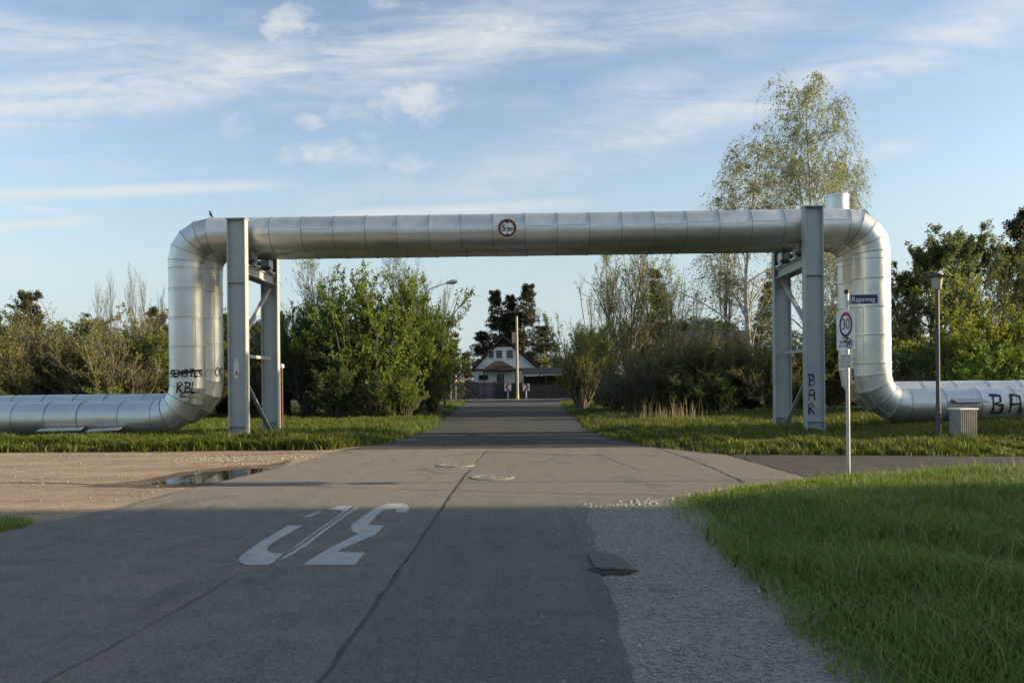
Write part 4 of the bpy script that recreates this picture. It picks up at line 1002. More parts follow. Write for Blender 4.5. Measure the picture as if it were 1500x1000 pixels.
e = empty('garden_gate', (ga.x, FY, 0), 'near black solid garden gate between the two board fences', 'gate'); wd = gb.x - ga.x
for k in range(2):
    m = MB(); m.box((wd * (k + .5) / 2, 0, zt / 2 + .05), (wd / 2 - .04, .05, zt - .1)); lf = m.build('leaf', 'gate_grey', e, bevel=.01)
    m = MB(); m.box((wd / 2 + (-.12 if k == 0 else .12), -.05, 1.05), (.04, .05, .2)); m.build('handle', 'galv', lf)
for xx in (-.06, wd + .06):
    m = MB(); m.box((xx, .02, zt / 2 + .1), (.14, .14, zt + .2)); m.build('post', 'gate_grey', e)

HY = 100.0
def HP(px, py): return P(px, py, HY)
xl, xr_ = HP(690, 535).x, HP(792, 535).x; xc = HP(737, 495).x; ze = HP(740, 541).z; za = HP(737, 494).z
house = empty('white_house', (xc, HY, 0), 'white gabled house with brown roof at the end of the road', 'house')
L_, R_ = xl - xc, xr_ - xc
depth = 9.0
m = MB(); m.prism([(L_ + .35, 0, 0), (R_ - .35, 0, 0), (R_ - .35, 0, ze), (0, 0, za - .25), (L_ + .35, 0, ze)], (0, 0, 0), (0, depth, 0)); m.build('wall', 'plaster', house)
# roof slabs
rf_ = None
for sg, xe in ((-1, L_ - .15), (1, R_ + .15)):
    m = MB(); m.prism([(xe, 0, ze - .30), (0, 0, za + .03), (0, 0, za + .27), (xe, 0, ze - .08)], (0, -.7, 0), (0, depth + .5, 0)); o = m.build('roof_slope', 'roof', house)
    m = MB(); m.prism([(xe, 0, ze - .36), (0, 0, za - .03), (0, 0, za + .20), (xe, 0, ze - .14)], (0, -.76, 0), (0, -.703, 0)); m.build('bargeboard', 'brown_wood', o)
m = MB(); m.box((1.4, 4.5, za + .2), (.6, .6, 1.4)); m.build('chimney', 'brick', house)
zk = HP(737, 508).z; k = (za - .25 - zk) / (za - .25 - ze)
m = MB(); m.prism([((L_ + .35) * k, 0, zk), ((R_ - .35) * k, 0, zk), (0, 0, za - .25)], (0, -.05, 0), (0, -.003, 0)); m.build('gable_boards', 'brown_wood', house)
m = MB(); m.box(((L_ + R_) / 2, -.06, ze - .02), (R_ - L_ - .8, .11, .22)); m.build('fascia', 'brown_wood', house)
nb = 26
for j in range(nb):
    pass
for (a_, b_, t_, bt) in ((715, 724, 512, 525), (726, 736.5, 512, 525.5), (741, 752, 512, 525.5)):
    x0, x1 = HP(a_, 515).x - xc, HP(b_, 515).x - xc; z1, z0 = HP(740, t_).z, HP(740, bt).z
    fr_ = MB()
    fr_.box(((x0 + x1) / 2, -.03, z1 - .04), (x1 - x0, .06, .08)).box(((x0 + x1) / 2, -.03, z0 + .04), (x1 - x0, .06, .08)).box((x0 + .04, -.03, (z0 + z1) / 2), (.08, .06, z1 - z0 - .164)).box((x1 - .04, -.03, (z0 + z1) / 2), (.08, .06, z1 - z0 - .164))
    wv = fr_.build('window', 'white', house)
    m = MB(); m.box(((x0 + x1) / 2, -.012, (z0 + z1) / 2), (x1 - x0 - .17, .016, z1 - z0 - .17)); m.build('pane', 'pane', wv)
    m = MB(); m.box(((x0 + x1) / 2, -.05, z0 - .04), (x1 - x0 + .1, .12, .05)); m.build('sill', 'white', wv)
for (a_, b_, t_, bt, nm) in ((700, 716, 547, 558, 'window'), (728, 738, 548, 575, 'door')):
    x0, x1 = HP(a_, 550).x - xc, HP(b_, 550).x - xc; z1, z0 = HP(740, t_).z, max(.1, HP(740, bt).z)
    m = MB(); m.box(((x0 + x1) / 2, -.03, (z0 + z1) / 2), (x1 - x0, .06, z1 - z0)); wv = m.build(nm, 'white' if nm == 'window' else 'brown_wood', house)
    m = MB(); m.box(((x0 + x1) / 2, -.066, (z0 + z1) / 2 + (.0 if nm == 'window' else .3)), (x1 - x0 - .24, .01, (z1 - z0) * .7)); m.build('pane', 'pane', wv)
# porch roof
pa, pl_, pr_ = HP(731, 529), HP(707, 542), HP(758, 542)
m = MB(); yo = -2.2
m.add([(pl_.x - xc, yo, pl_.z), (pr_.x - xc, yo, pr_.z), (pr_.x - xc, 0, pr_.z), (pl_.x - xc, 0, pl_.z), (pa.x - xc - .5, -.9, pa.z), (pa.x - xc + .5, -.9, pa.z), (pa.x - xc + .5, 0, pa.z), (pa.x - xc - .5, 0, pa.z),
       ], [(0, 1, 5, 4), (1, 2, 6, 5), (3, 0, 4, 7), (4, 5, 6, 7), (0, 3, 2, 1), (2, 3, 7, 6)])
po = m.build('porch_roof', 'roof', house)
for xx in (pl_.x - xc + .25, pr_.x - xc - .25):
    m = MB(); m.box((xx, yo + .2, pl_.z / 2), (.14, .14, pl_.z - .02)); m.build('porch_post', 'brown_wood', house)
# carport
c0, c1 = P(768, 550, 94), P(832, 550, 94)
cp = empty('carport', (c0.x, 94, 0), 'dark open carport right of the house behind the fence', 'carport')
wd = c1.x - c0.x; zt = c0.z
for xx in (0, wd / 2, wd):
    for yy_ in (0, 3.5):
        m = MB(); m.box((xx, yy_, zt / 2), (.14, .14, zt)); m.build('post', 'brown_wood', cp)
for zz_ in (0,):
    m = MB(); m.box((wd / 2, -.1, zt + .1), (wd + .5, .14, .2)); m.build('beam', 'kerb', cp)
m = MB(); m.prism([(-.3, -.2, zt + .205), (wd + .3, -.2, zt + .205), (wd + .3, 4, zt + .9), (-.3, 4, zt + .9)], (0, 0, 0), (0, 0, .1)); m.build('roof', 'roof', cp)
m = MB(); m.box((wd / 2, 3.7, zt / 2), (wd, .06, zt - .1)); m.build('back_wall', 'brown_wood', cp)
# white shed glimpsed right
c = P(893, 566, 96)
sh = empty('white_shed', (c.x, 96, 0), 'white shed glimpsed through the bushes right of the road', 'shed')
m = MB(); m.prism([(-2.1, 0, 0), (2.1, 0, 0), (2.1, 0, 2.5), (-2.1, 0, 2.9)], (0, 0, 0), (0, 3, 0)); m.build('wall', 'plaster', sh)
m = MB(); m.prism([(-2.4, -.3, 2.92), (2.4, -.3, 2.50), (2.4, -.3, 2.64), (-2.4, -.3, 3.06)], (0, 0, 0), (0, 3.6, 0)); m.build('roof', 'roof', sh)
m = MB(); m.box((.5, -.03, 1.0), (.9, .05, 1.9)); m.build('door', 'grey_wood', sh)
# neighbouring house roof behind the right hedge
c = P(1040, 520, 78)
nh = empty('hedge_house', (c.x, 78, 0), 'low brown roofed house behind the hedge near the right frame', 'house')
m = MB(); m.box((0, 4, 2.0), (11, 8, 4.0)); m.build('wall', 'brick', nh)
m = MB(); m.prism([(-6, 0, 4.01), (6, 0, 4.01), (5, 4, 6.9), (-5, 4, 6.9)], (0, -.4, 0), (0, -.4, .15)); m.prism([(-6, 8.4, 4.01), (-5, 4, 6.9), (5, 4, 6.9), (6, 8.4, 4.01)], (0, 0, 0), (0, 0, .15)); m.build('roof', 'roof', nh)
for xx in (-3, 0, 3):
    m = MB(); m.box((xx, -.02, 2.2), (1.3, .06, 1.3)); wv = m.build('window', 'white', nh); m = MB(); m.box((xx, -.055, 2.2), (1.1, .01, 1.1)); m.build('pane', 'pane', wv)

# building beyond the right edge of the picture: its shadow covers the foreground
BX = 42.0; BY1 = 9.45
bh = empty('roadside_building', (BX, -6, 0), 'long rendered building beside the grass bank, beyond the right edge', 'building')
m = MB(); m.box((5, (BY1 - 26) / 2 + 6, 7.5), (10, BY1 + 26, 15.0)); m.build('wall', 'brick', bh)
m = MB(); m.box((5, (BY1 - 26) / 2 + 6, 15.1), (10.4, BY1 + 26.0, .2)); m.build('roof', 'roof', bh)
for k in range(5):
    for zf in (1.8, 4.8, 7.8, 10.8, 13.4):
        m = MB(); m.box((-.02, 3 + k * 2.9, zf), (.06, 1.2, 1.4)); wv = m.build('window', 'white', bh)
        m = MB(); m.box((-.055, 3 + k * 2.9, zf), (.01, 1.0, 1.2)); m.build('pane', 'pane', wv)

# ================================================================ VEGETATION
rng = np.random.default_rng(5)
def unit(v): return v / np.maximum(np.linalg.norm(v, axis=-1, keepdims=True), 1e-9)
class Br:
    """set of branches: start (n,3), dir (n,3), length (n,), trop (n,), r0, r1; curve p(t)=s+d*L*t+z*trop*L*t^2"""
    def __init__(s, st, d, L, trop, r0, r1, side=None):
        s.st = st; s.d = unit(d); s.L = L; s.tr = np.broadcast_to(trop, L.shape).astype(float); s.r0 = np.broadcast_to(r0, L.shape).astype(float); s.r1 = np.broadcast_to(r1, L.shape).astype(float)
        s.w = rng.normal(0, .07, (len(L), 3)) * L[:, None]
    def at(s, i, t):
        p = s.st[i] + s.d[i] * (s.L[i] * t)[:, None] + s.w[i] * (np.sin(t * 4.5) * t)[:, None]
        p[:, 2] += s.tr[i] * s.L[i] * t * t
        return p
    def tan(s, i, t):
        d = s.d[i].copy(); d[:, 2] += 2 * s.tr[i] * t; return unit(d)
    def tubes(s, K, n):
        N = len(s.L); ts = np.linspace(0, 1, K); Pn = np.zeros((N, K, 3)); Tn = np.zeros((N, K, 3))
        idx = np.arange(N)
        for k, t in enumerate(ts): tt = np.full(N, t); Pn[:, k] = s.at(idx, tt); Tn[:, k] = s.tan(idx, tt)
        ref = np.where(np.abs(Tn[..., 2:3]) < .9, np.array([0, 0, 1.0]), np.array([1.0, 0, 0]))
        a = unit(np.cross(Tn, ref)); b = np.cross(a, Tn)
        r = s.r0[:, None] + (s.r1 - s.r0)[:, None] * ts[None]
        an = np.arange(n) * 2 * np.pi / n
        V = Pn[:, :, None] + r[:, :, None, None] * (a[:, :, None] * np.cos(an)[None, None, :, None] + b[:, :, None] * np.sin(an)[None, None, :, None])
        I = np.arange(N * K * n).reshape(N, K, n)
        q = np.stack([I[:, :-1], np.roll(I, -1, 2)[:, :-1], np.roll(I, -1, 2)[:, 1:], I[:, 1:]], -1).reshape(-1, 4)
        return V.reshape(-1, 3), q
    def kids(s, per, t0, t1, ang, Lf, trop, rf, up=0.0, taper=0.5, angv=0.25):
        N = len(s.L); i = np.repeat(np.arange(N), per); n = len(i)
        t = rng.uniform(t0, t1, n); T = s.tan(i, t)
        az = rng.normal(0, 1, (n, 3)); az = unit(az - T * (az * T).sum(-1, keepdims=True))
        A = ang + rng.normal(0, angv, n)
        d = T * np.cos(A)[:, None] + az * np.sin(A)[:, None]; d[:, 2] += up
        L = s.L[i] * Lf * rng.uniform(.6, 1.25, n) * (1 - taper * t)
        r0 = (s.r0[i] + (s.r1[i] - s.r0[i]) * t) * rf
        return Br(s.at(i, t), d, L, trop, r0, r0 * .35)
def leaves(brs, per, size, t0=0.2, aspect=0.6, spread=0.05, droop=0.0, thin=1.0):
    N = len(brs.L); i = np.repeat(np.arange(N), per); n = len(i)
    if thin < 1: k = rng.uniform(0, 1, n) < thin; i = i[k]; n = len(i)
    p = brs.at(i, rng.uniform(t0, 1.02, n)) + rng.normal(0, spread, (n, 3))
    d = unit(rng.normal(0, 1, (n, 3)) + brs.tan(i, np.full(n, .5)) * .8 + np.array([0, 0, -droop]))
    sd_ = unit(np.cross(d, rng.normal(0, 1, (n, 3)))); s = size * rng.uniform(.6, 1.35, n)[:, None]
    V = np.stack([p, p + d * s * .5 + sd_ * s * aspect * .5, p + d * s, p + d * s * .5 - sd_ * s * aspect * .5], 1).reshape(-1, 3)
    return V, np.arange(n * 4).reshape(-1, 4)
def join(parts):
    V = []; Fc = []; o = 0
    for v, f in parts: V.append(v); Fc.append(f + o); o += len(v)
    return np.concatenate(V), np.concatenate(Fc)
def proto(name, wood, leaf, wmat, lmat):
    """returns (wood mesh, crown mesh)"""
    wv, wf = join(wood); a = np_mesh('trunk', wv, wf, True); a.materials.append(M[wmat])
    lv, lf = join(leaf); b = np_mesh('crown', lv, lf); b.materials.append(M[lmat])
    return a, b

def mk_shrub(stems, spread, leafn, lsize, wmat, lmat, twigs=(9, 7), thin=1.0, up=.15, H=1.0, ang=.75, lsp=.05):
    az = rng.uniform(0, 6.28, stems); tilt = np.abs(rng.normal(0, spread, stems))
    d = np.stack([np.sin(tilt) * np.cos(az), np.sin(tilt) * np.sin(az), np.cos(tilt)], -1)
    st = np.stack([np.cos(az), np.sin(az), np.zeros(stems)], -1) * rng.uniform(0, .06, (stems, 1)) * H * np.array([1, 1, 0]); st[:, 2] = -.02 * H
    L = H * rng.uniform(.62, 1.0, stems)
    b0 = Br(st, d, L, rng.uniform(-.12, .08, stems), .014 * H, .004 * H)
    b1 = b0.kids(twigs[0], .12, .98, ang, .42, .12, .6, up)
    b2 = b1.kids(twigs[1], .1, 1, .7, .5, .1, .6, up)
    lv = [leaves(b2, leafn, lsize, .1, .6, lsp, 0, thin), leaves(b1, max(2, leafn // 2), lsize, .3, .6, lsp, 0, thin)]
    return [b0.tubes(6, 5), b1.tubes(4, 4), b2.tubes(3, 3)], lv

PROTO = {}
# shrubs are built 8 m tall, trees at natural size
for k in range(2):
    wd_, lv = mk_shrub(20, .42, 14, .17, 'bark', 'leaf_spring', (12, 7), 1, .16, 8.0)
    PROTO['spring%d' % k] = proto('spring', wd_, lv, 'bark', 'leaf_spring')
wd_, lv = mk_shrub(20, .42, 14, .17, 'bark', 'leaf_yellow', (12, 7), 1, .2, 8.0); PROTO['yellow0'] = proto('y', wd_, lv, 'bark', 'leaf_yellow')
wd_, lv = mk_shrub(16, .34, 7, .13, 'bark', 'leaf_yellow', (13, 9), .8, .45, 8.0, .55, .08); PROTO['willow'] = proto('w', wd_, lv, 'twig_pale', 'leaf_yellow')
for k in range(2):
    wd_, lv = mk_shrub(20, .42, 9, .15, 'twig', 'leaf_olive', (13, 9), .8, .16, 8.0); PROTO['olive%d' % k] = proto('o', wd_, lv, 'twig', 'leaf_olive')
wd_, lv = mk_shrub(20, .44, 15, .17, 'bark', 'leaf_dark', (12, 7), 1, .15, 8.0); PROTO['dark0'] = proto('d', wd_, lv, 'bark', 'leaf_dark')
wd_, lv = mk_shrub(22, .38, 2, .12, 'twig', 'leaf_olive', (14, 10), .5, .22, 8.0); PROTO['twiggy'] = proto('t', wd_, lv, 'twig', 'leaf_olive')

def mk_tree(H, trunk_r, n1, n2, n3, leafn, lsize, spread, wmat, lmat, t0=.25, up=.25, thin=1.0, tr1=.1, ang1=.8, droop3=.1, L1=.45, lsp=.06, L3=.5):
    b0 = Br(np.array([[0, 0, -.2]]), np.array([[rng.normal(0, .03), rng.normal(0, .03), 1]]), np.array([H]), 0, trunk_r, trunk_r * .12)
    b1 = b0.kids(n1, t0, .97, ang1, L1 * spread, tr1, .5, up, .72)
    b2 = b1.kids(n2, .2, 1, .65, .5, tr1, .6, up * .6)
    b3 = b2.kids(n3, .1, 1, .6, L3, droop3, .6, 0)
    return [b0.tubes(10, 9), b1.tubes(6, 5), b2.tubes(4, 4), b3.tubes(4, 3)], [leaves(b3, leafn, lsize, .15, .6, lsp, .2, thin), leaves(b2, leafn, lsize, .4, .6, lsp, .2, thin)]
wd_, lv = mk_tree(12, .17, 30, 9, 6, 5, .12, 1.35, '', '', .12, .45, .6, .2, .65, .1); PROTO['bare'] = proto('b', wd_, lv, 'twig_pale', 'leaf_birch')
wd_, lv = mk_tree(12, .16, 24, 8, 6, 1, .11, 1.0, '', '', .15, .7, .25, .25, .5, .2); PROTO['leafless'] = proto('b', wd_, lv, 'twig', 'leaf_olive')
wd_, lv = mk_tree(12, .2, 40, 11, 8, 8, .16, 1.1, '', '', .1, .25, 1, .05, .9, 0); PROTO['greytree'] = proto('g', wd_, lv, 'bark', 'leaf_grey')
# birch: rising limbs and long hanging twigs
def mk_birch(H):
    b0 = Br(np.array([[0, 0, -.2]]), np.array([[.02, 0, 1.0]]), np.array([H]), 0, .20, .02)
    b1 = b0.kids(34, .2, .98, .7, .42, .0, .45, .25, .72)
    b2 = b1.kids(8, .25, 1, .6, .5, -.25, .6, .1)
    b3 = b2.kids(8, .15, 1, .7, .1, -1.2, .6, -.1)
    b3.L = rng.uniform(.6, 1.7, len(b3.L)); b3.tr[:] = rng.uniform(-1.6, -.9, len(b3.L)); b3.w *= 0.6; b3.r0[:] = .007; b3.r1[:] = .003
    return [b0.tubes(10, 9), b1.tubes(6, 5), b2.tubes(5, 4), b3.tubes(5, 3)], [leaves(b3, 7, .115, .1, .65, .05, .9), leaves(b2, 4, .09, .3, .65, .05, .5)]
rng = np.random.default_rng(23)
wd_, lv = mk_birch(16.8); PROTO['birch'] = proto('birch', wd_, lv, 'birchbark', 'leaf_birch')
# conifers
def mk_conifer(H, r, n1, L1, tr, up0, dens, nl, taper=.9, ang=1.45, t0=.08, hsp=.12):
    b0 = Br(np.array([[0, 0, -.2]]), np.array([[0, 0, 1.0]]), np.array([H]), 0, r, .02)
    n = n1; t = np.sort(rng.uniform(t0, .985, n)); az = np.arange(n) * 2.4 + rng.normal(0, .3, n)
    d = np.stack([np.cos(az) * np.sin(ang), np.sin(az) * np.sin(ang), np.full(n, np.cos(ang)) + up0 * t], -1)
    L = L1 * (1 - taper * t) * rng.uniform(.65, 1.15, n)
    b1 = Br(b0.at(np.zeros(n, int), t), d, L, tr, .035, .008)
    b2 = b1.kids(dens, .12, 1, .9, .34, -.15, .5, 0, .45)
    b2.L = np.maximum(b2.L, .18)
    return [b0.tubes(8, 8), b1.tubes(5, 4), b2.tubes(3, 3)], [leaves(b2, nl, hsp * 1.7, .0, .28, .05, .15), leaves(b1, nl, hsp * 1.7, .2, .28, .05, .15)]
rng = np.random.default_rng(31)
wd_, lv = mk_conifer(15, .22, 130, 4.2, -.08, .4, 13, 11, .86, 1.5, .06, .16); PROTO['spruce'] = proto('s', wd_, lv, 'bark', 'needle')
rng = np.random.default_rng(37)
wd_, lv = mk_conifer(11, .16, 110, 2.4, .12, .3, 13, 11, .9, 1.35, .05, .15); PROTO['fir'] = proto('s', wd_, lv, 'bark', 'needle_brown')
wd_, lv = mk_tree(12, .22, 26, 9, 7, 9, .17, .9, '', '', .45, .3, 1, .05, .9, .05, .42, .1); PROTO['pine'] = proto('p', wd_, lv, 'bark', 'needle')

def plant(name, kind, px, pybase, Y, h_px_top, label, cat, group, protoH, wide=1.0, rz=None, z=0.0, base=None):
    c = P(px, pybase, Y); top = P(px, h_px_top, Y).z
    s = (top - z) / protoH
    e = empty(name, (c.x, Y, z), label, cat, group, rng.uniform(0, 6.28) if rz is None else rz)
    e.scale = (s * wide, s * wide, s)
    a, b = PROTO[kind]
    link('trunk', a, None, e); link('crown', b, None, e)
    return e
BG = 8.4; TG = 12.3
# --- left background hedge (behind the ground pipes)
gl = 'shrubs behind the left ground pipe'
for kind, px, Y, top, wide, lab in (
        ('olive0', -60, 36, 470, 1.3, 'olive shrub cut by the left picture edge, behind the ground pipe'),
        ('dark0', 0, 40, 462, 1.2, 'dark green shrub at the far left behind the ground pipe'),
        ('olive1', 40, 37, 478, 1.2, 'olive shrub in front of the dark rounded pine at far left'),
        ('twiggy', 70, 39, 458, 1.3, 'grey brown twiggy shrub between the pine and the saplings'),
        ('olive0', 110, 37, 480, 1.2, 'olive brown shrub left of the bare saplings'),
        ('olive1', 150, 38, 468, 1.2, 'low olive shrub below the bare saplings'),
        ('twiggy', 172, 36, 484, 1.2, 'brown twiggy shrub below the bare saplings'),
        ('olive0', 205, 37, 462, 1.2, 'yellow brown shrub close to the left riser'),
        ('spring0', 232, 38, 488, 1.1, 'greenish shrub touching the left riser'),
        ('olive1', 262, 39, 470, 1.2, 'olive shrub hidden behind the left risers')):
    plant('shrub', kind, px, 600, Y, top, lab, 'shrub', gl, BG, wide)
for px, Y, top, lab in ((-25, 47, 462, 'dense shrub in the back row at the left picture edge'), (95, 48, 470, 'dense shrub in the back row left of the saplings'), (185, 47, 474, 'dense shrub in the back row behind the saplings'), (270, 48, 466, 'dense shrub in the back row behind the left risers'), (330, 47, 470, 'dense shrub in the back row behind the left frame'), (20, 56, 458, 'distant dark shrub far left')):
    plant('shrub', 'dark0', px, 600, Y, top, lab, 'shrub', gl, BG, 1.45)
plant('pine_tree', 'pine', 42, 600, 52, 436, 'dark rounded pine above the far left shrubs', 'tree', 'trees', TG, 1.0)
plant('pine_tree', 'pine', 238, 600, 60, 458, 'dark pine just left of the left riser', 'tree', 'trees', TG, 1.0)
for px, top, Y, lab in ((142, 424, 44, 'bare sapling farthest left of the sapling group'), (167, 412, 45, 'bare sapling second from left in the group'), (200, 402, 43, 'tallest bare sapling, left of the left riser'), (216, 408, 44, 'bare sapling beside the tallest sapling'), (232, 430, 46, 'bare sapling closest to the left riser')):
    plant('sapling', 'leafless', px, 600, Y, top, lab, 'sapling', 'bare saplings on the left', TG, .55)
# --- big bushes left of the road
gb_ = 'bushes left of the road'
for kind, px, Y, top, wide, lab in (
        ('spring0', 545, 42, 392, 0.82, 'big bright green bush in the middle left of the road'),
        ('spring1', 602, 44, 398, 0.72, 'tall green bush beside the street lamp'),
        ('spring1', 498, 45, 415, .8, 'green bush left of the big bright one'),
        ('dark0', 450, 43, 428, 0.65, 'dark green bush just right of the left frame'),
        ('dark0', 418, 46, 460, 0.9, 'dark bush behind the left frame'),
        ('spring0', 632, 47, 446, 0.8, 'rounded green bush nearest the road edge'),
        ('spring1', 590, 40, 530, 1.0, 'low green bush in front of the street lamp'),
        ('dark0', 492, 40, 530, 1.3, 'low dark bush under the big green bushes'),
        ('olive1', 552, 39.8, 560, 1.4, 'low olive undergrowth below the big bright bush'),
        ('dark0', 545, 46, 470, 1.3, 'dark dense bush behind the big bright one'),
        ('olive1', 375, 44, 480, 1.1, 'olive bush seen between the columns of the left frame')):
    plant('bush', kind, px, 605, Y, top, lab, 'bush', gb_, BG, wide)
plant('bare_tree', 'bare', 470, 605, 52, 395, 'thin bare tree rising above the dark bush right of the left frame', 'tree', 'trees', TG, .8)
plant('bare_tree', 'bare', 595, 605, 53, 378, 'sparse tree behind the big bright bush', 'tree', 'trees', TG, .7)
plant('bare_tree', 'leafless', 652, 600, 60, 420, 'leafless tree by the end of the street lamp arm', 'tree', 'trees', TG, .9)
plant('fir_tree', 'fir', 663, 590, 88, 492, 'dark fir left of the white house', 'tree', 'trees', 11.2, 1.3)
plant('fir_tree', 'fir', 684, 590, 97, 520, 'small dark fir touching the left house corner', 'tree', 'trees', 11.2, 1.5)
# --- spruces behind the house
for px, top, wide, lab in ((731, 414, 1.0, 'left spruce of the three behind the house'), (751, 422, .95, 'middle spruce of the three behind the house'), (770, 404, 1.05, 'right and tallest spruce of the three behind the house')):
    plant('spruce_tree', 'spruce', px, 580, 113 + (px % 5), top, lab, 'tree', 'trees', 15.2, wide)
for px, top, lab in ((708, 478, 'broad low spruce behind the left roof slope'), (800, 470, 'broad low spruce behind the carport'), (748, 452, 'broad spruce between and behind the three tall ones')):
    plant('spruce_tree', 'spruce', px, 580, 116, top, lab, 'tree', 'trees', 15.2, 1.8)
# --- right of the road
gr_ = 'bushes right of the road'
plant('willow_bush', 'willow', 852, 603, 52, 448, 'upright yellow green willow bush at the right road edge', 'bush', gr_, BG, .85)
plant('willow_bush', 'willow', 880, 603, 56, 462, 'yellow green willow bush behind the one at the road edge', 'bush', gr_, BG, .9)
plant('bush', 'yellow0', 846, 603, 60, 505, 'low yellow green bush at the end of the right verge', 'bush', gr_, BG, .9)
plant('bare_tree', 'bare', 925, 600, 58, 372, 'large half bare tree right of the road', 'tree', 'trees', TG, 1.0)
plant('bare_tree', 'bare', 893, 600, 62, 388, 'half bare tree between willow bushes and the large bare tree', 'tree', 'trees', TG, .9)
plant('bare_tree', 'bare', 990, 600, 57, 400, 'half bare tree right of the dark fir', 'tree', 'trees', TG, .9)
plant('bare_tree', 'leafless', 948, 600, 66, 366, 'leafless tree behind the dark fir', 'tree', 'trees', TG, .9)
plant('fir_tree', 'fir', 968, 600, 61, 402, 'dark brownish fir among the bare trees right of the road', 'tree', 'trees', 11.2, 1.15)
plant('fir_tree', 'fir', 1120, 600, 55, 405, 'fir behind the right frame, left of the columns', 'tree', 'trees', 11.2, .9)
for kind, px, Y, top, wide, lab in (
        ('twiggy', 925, 44, 512, 1.3, 'dark twiggy bush at the left end of the right hedge'),
        ('olive0', 960, 46, 500, 1.2, 'olive bush below the dark fir'),
        ('dark0', 975, 42, 540, 1.5, 'low dark bush behind the dry reeds'),
        ('olive1', 1005, 45, 492, 1.2, 'brown olive bush in the middle of the right hedge'),
        ('olive0', 1048, 44, 478, 1.2, 'tall olive brown bush in the right hedge'),
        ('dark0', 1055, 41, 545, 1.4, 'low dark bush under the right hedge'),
        ('olive1', 1092, 45, 482, 1.2, 'olive brown bush close to the right frame'),
        ('twiggy', 1030, 47, 486, 1.3, 'brown twiggy bush inside the right hedge'),
        ('olive0', 1130, 42, 498, 1.1, 'olive bush behind the right frame columns'),
        ('olive1', 1170, 43, 485, 1.1, 'olive bush between the right frame columns'),
        ('olive0', 1215, 44, 490, 1.2, 'olive bush behind the right risers'),
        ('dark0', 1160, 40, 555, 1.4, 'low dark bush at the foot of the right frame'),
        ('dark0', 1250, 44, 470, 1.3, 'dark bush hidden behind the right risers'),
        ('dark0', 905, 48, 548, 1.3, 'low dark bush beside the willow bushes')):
    plant('bush', kind, px, 605, Y, top, lab, 'bush', gr_, BG, wide)
plant('birch_tree', 'birch', 1186, 600, 46, 134, 'tall birch with hanging yellow green twigs above the right bend', 'tree', 'trees', 16.9, .78, 0.4)
plant('birch_tree', 'birch', 1104, 600, 50, 218, 'smaller birch left of the tall one, behind the right frame', 'tree', 'trees', 16.9, 1.15, 2.0)
plant('birch_tree', 'birch', 1248, 600, 54, 246, 'small birch behind the vent housing', 'tree', 'trees', 16.9, .6, 4.0)
plant('bare_tree', 'leafless', 1068, 600, 56, 262, 'tall leafless tree left of the birches', 'tree', 'trees', TG, .55)
# --- far right
gx_ = 'bushes behind the right ground pipe'
plant('broadleaf_tree', 'greytree', 1365, 600, 43, 354, 'grey green leafy tree behind the lamp post', 'tree', 'trees', TG, 1.0)
plant('broadleaf_tree', 'greytree', 1435, 600, 47, 344, 'grey green leafy tree at right, behind the yellow bush', 'tree', 'trees', TG, 1.0)
plant('broadleaf_tree', 'greytree', 1322, 600, 49, 400, 'lower grey green tree next to the right riser', 'tree', 'trees', TG, .9)
plant('pine_tree', 'pine', 1490, 600, 56, 318, 'dark pine crown at the right picture edge', 'tree', 'trees', TG, .9)
plant('bare_tree', 'bare', 1500, 600, 45, 352, 'half bare tree at the right picture edge', 'tree', 'trees', TG, .9)
for kind, px, Y, top, wide, lab in (
        ('yellow0', 1405, 36, 448, 1.0, 'yellow green bush right of the lamp post'),
        ('yellow0', 1465, 37, 430, 1.0, 'taller yellow green bush near the right picture edge'),
        ('yellow0', 1530, 36, 450, 1.1, 'yellow green bush cut by the right picture edge'),
        ('spring1', 1440, 33, 500, 1.2, 'low green bush in front of the yellow green ones'),
        ('spring0', 1500, 33.5, 505, 1.2, 'low green bush at the right picture edge above the pipe'),
        ('dark0', 1330, 37, 510, 1.2, 'dark bush between the right riser and the lamp post'),
        ('dark0', 1375, 39, 490, 1.3, 'dark bush behind the lamp post'),
        ('olive1', 1345, 35, 540, 1.2, 'low olive bush above the right ground pipe')):
    plant('bush', kind, px, 605, Y, top, lab, 'bush', gx_, BG, wide)
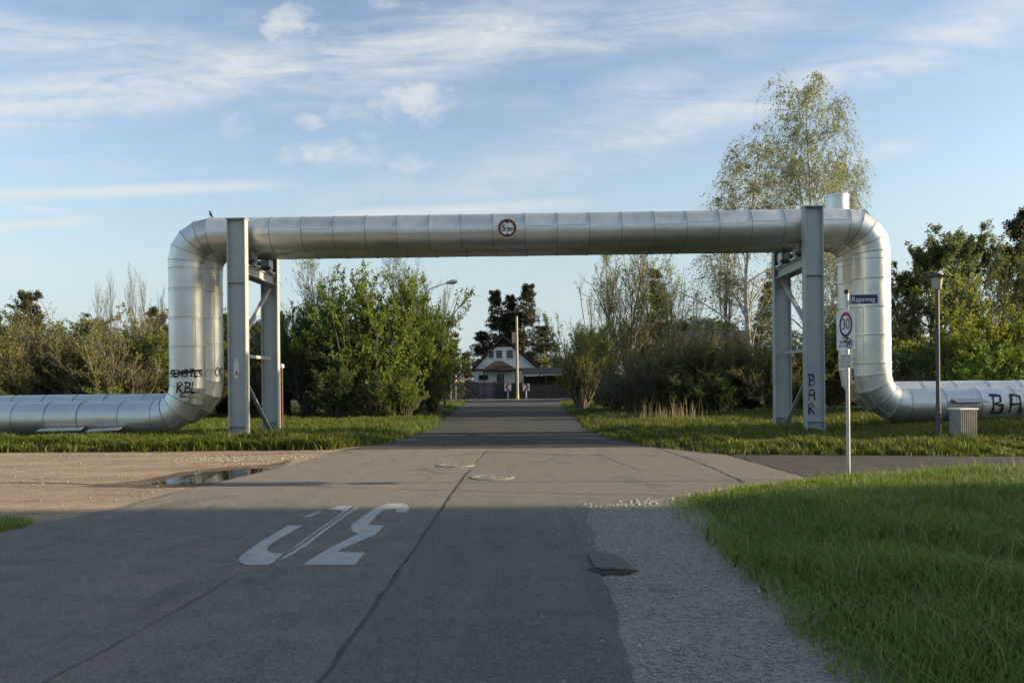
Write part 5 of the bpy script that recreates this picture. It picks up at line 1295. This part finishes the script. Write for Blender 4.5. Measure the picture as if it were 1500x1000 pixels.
# --- far trees closing the view beside the house
for k, (px, top, Y, kind, ph) in enumerate(((640, 500, 108, 'dark0', BG), (610, 480, 112, 'greytree', TG), (560, 470, 110, 'greytree', TG), (840, 500, 108, 'olive0', BG), (870, 490, 110, 'greytree', TG), (930, 480, 108, 'greytree', TG), (1000, 470, 100, 'greytree', TG), (1060, 470, 96, 'greytree', TG), (820, 520, 106, 'dark0', BG),
                                            (480, 470, 100, 'greytree', TG), (400, 470, 95, 'greytree', TG), (320, 460, 92, 'greytree', TG), (130, 470, 90, 'greytree', TG), (1290, 450, 90, 'greytree', TG), (1200, 450, 92, 'greytree', TG), (-40, 470, 90, 'greytree', TG), (1540, 420, 80, 'greytree', TG))):
    spot = ('left of the house', 'behind the left bushes', 'far behind the big bright bush', 'right of the carport', 'behind the white shed', 'behind the large bare tree', 'behind the right hedge', 'behind the hedge house', 'next to the carport',
            'far behind the dark bush by the left frame', 'seen through the left frame', 'far behind the left frame', 'far behind the saplings', 'far behind the right risers', 'far behind the right frame', 'far off beyond the left picture edge', 'far off beyond the right picture edge')[k]
    plant('distant_tree', kind, px, 588, Y, top, 'distant tree ' + spot, 'tree', 'distant trees', ph, 1.5)

# --- unseen trees added behind the viewer to darken what the pipes mirror
for k, (x, y, h) in enumerate(((-44, -16, 10), (-30, -30, 11), (-19, -34, 9), (-8, -31, 12), (4, -36, 10), (16, -32, 11), (28, -30, 10), (-52, 2, 9), (-47, -4, 10))):
    e = empty('added_rear_tree', (x, y, 0), 'added leafy tree behind the viewer, ' + ('leftmost by the road', 'second from left', 'third from left', 'tallest one left of the road', 'straight behind on the road line', 'right of the road line', 'rightmost', 'far left beside the dirt lot', 'far left next to the dirt lot corner')[k], 'tree', 'added trees behind the viewer', k * 1.3)
    sc_ = h / TG; e.scale = (sc_ * 1.5, sc_ * 1.5, sc_)
    link('trunk', PROTO['greytree'][0], None, e); link('crown', PROTO['greytree'][1], None, e)
# --- unseen pines added beyond the right edge to shade the road under the pipe bridge
for k, (x, y, h, wd_) in enumerate(((40, 21.6, 11.2, .95), (46, 21.0, 12.4, .95), (43, 23.0, 11.6, .9))):
    e = empty('added_shade_pine', (x, y, 0), ('added pine beyond the right edge, nearest the side road', 'added pine beyond the right edge, farthest along the side road', 'added pine beyond the right edge, nearest the pipes')[k], 'tree', 'added pines beyond the right edge', k * 2.0)
    sc_ = h / TG; e.scale = (sc_ * wd_, sc_ * wd_, sc_)
    link('trunk', PROTO['pine'][0], None, e); link('crown', PROTO['pine'][1], None, e)
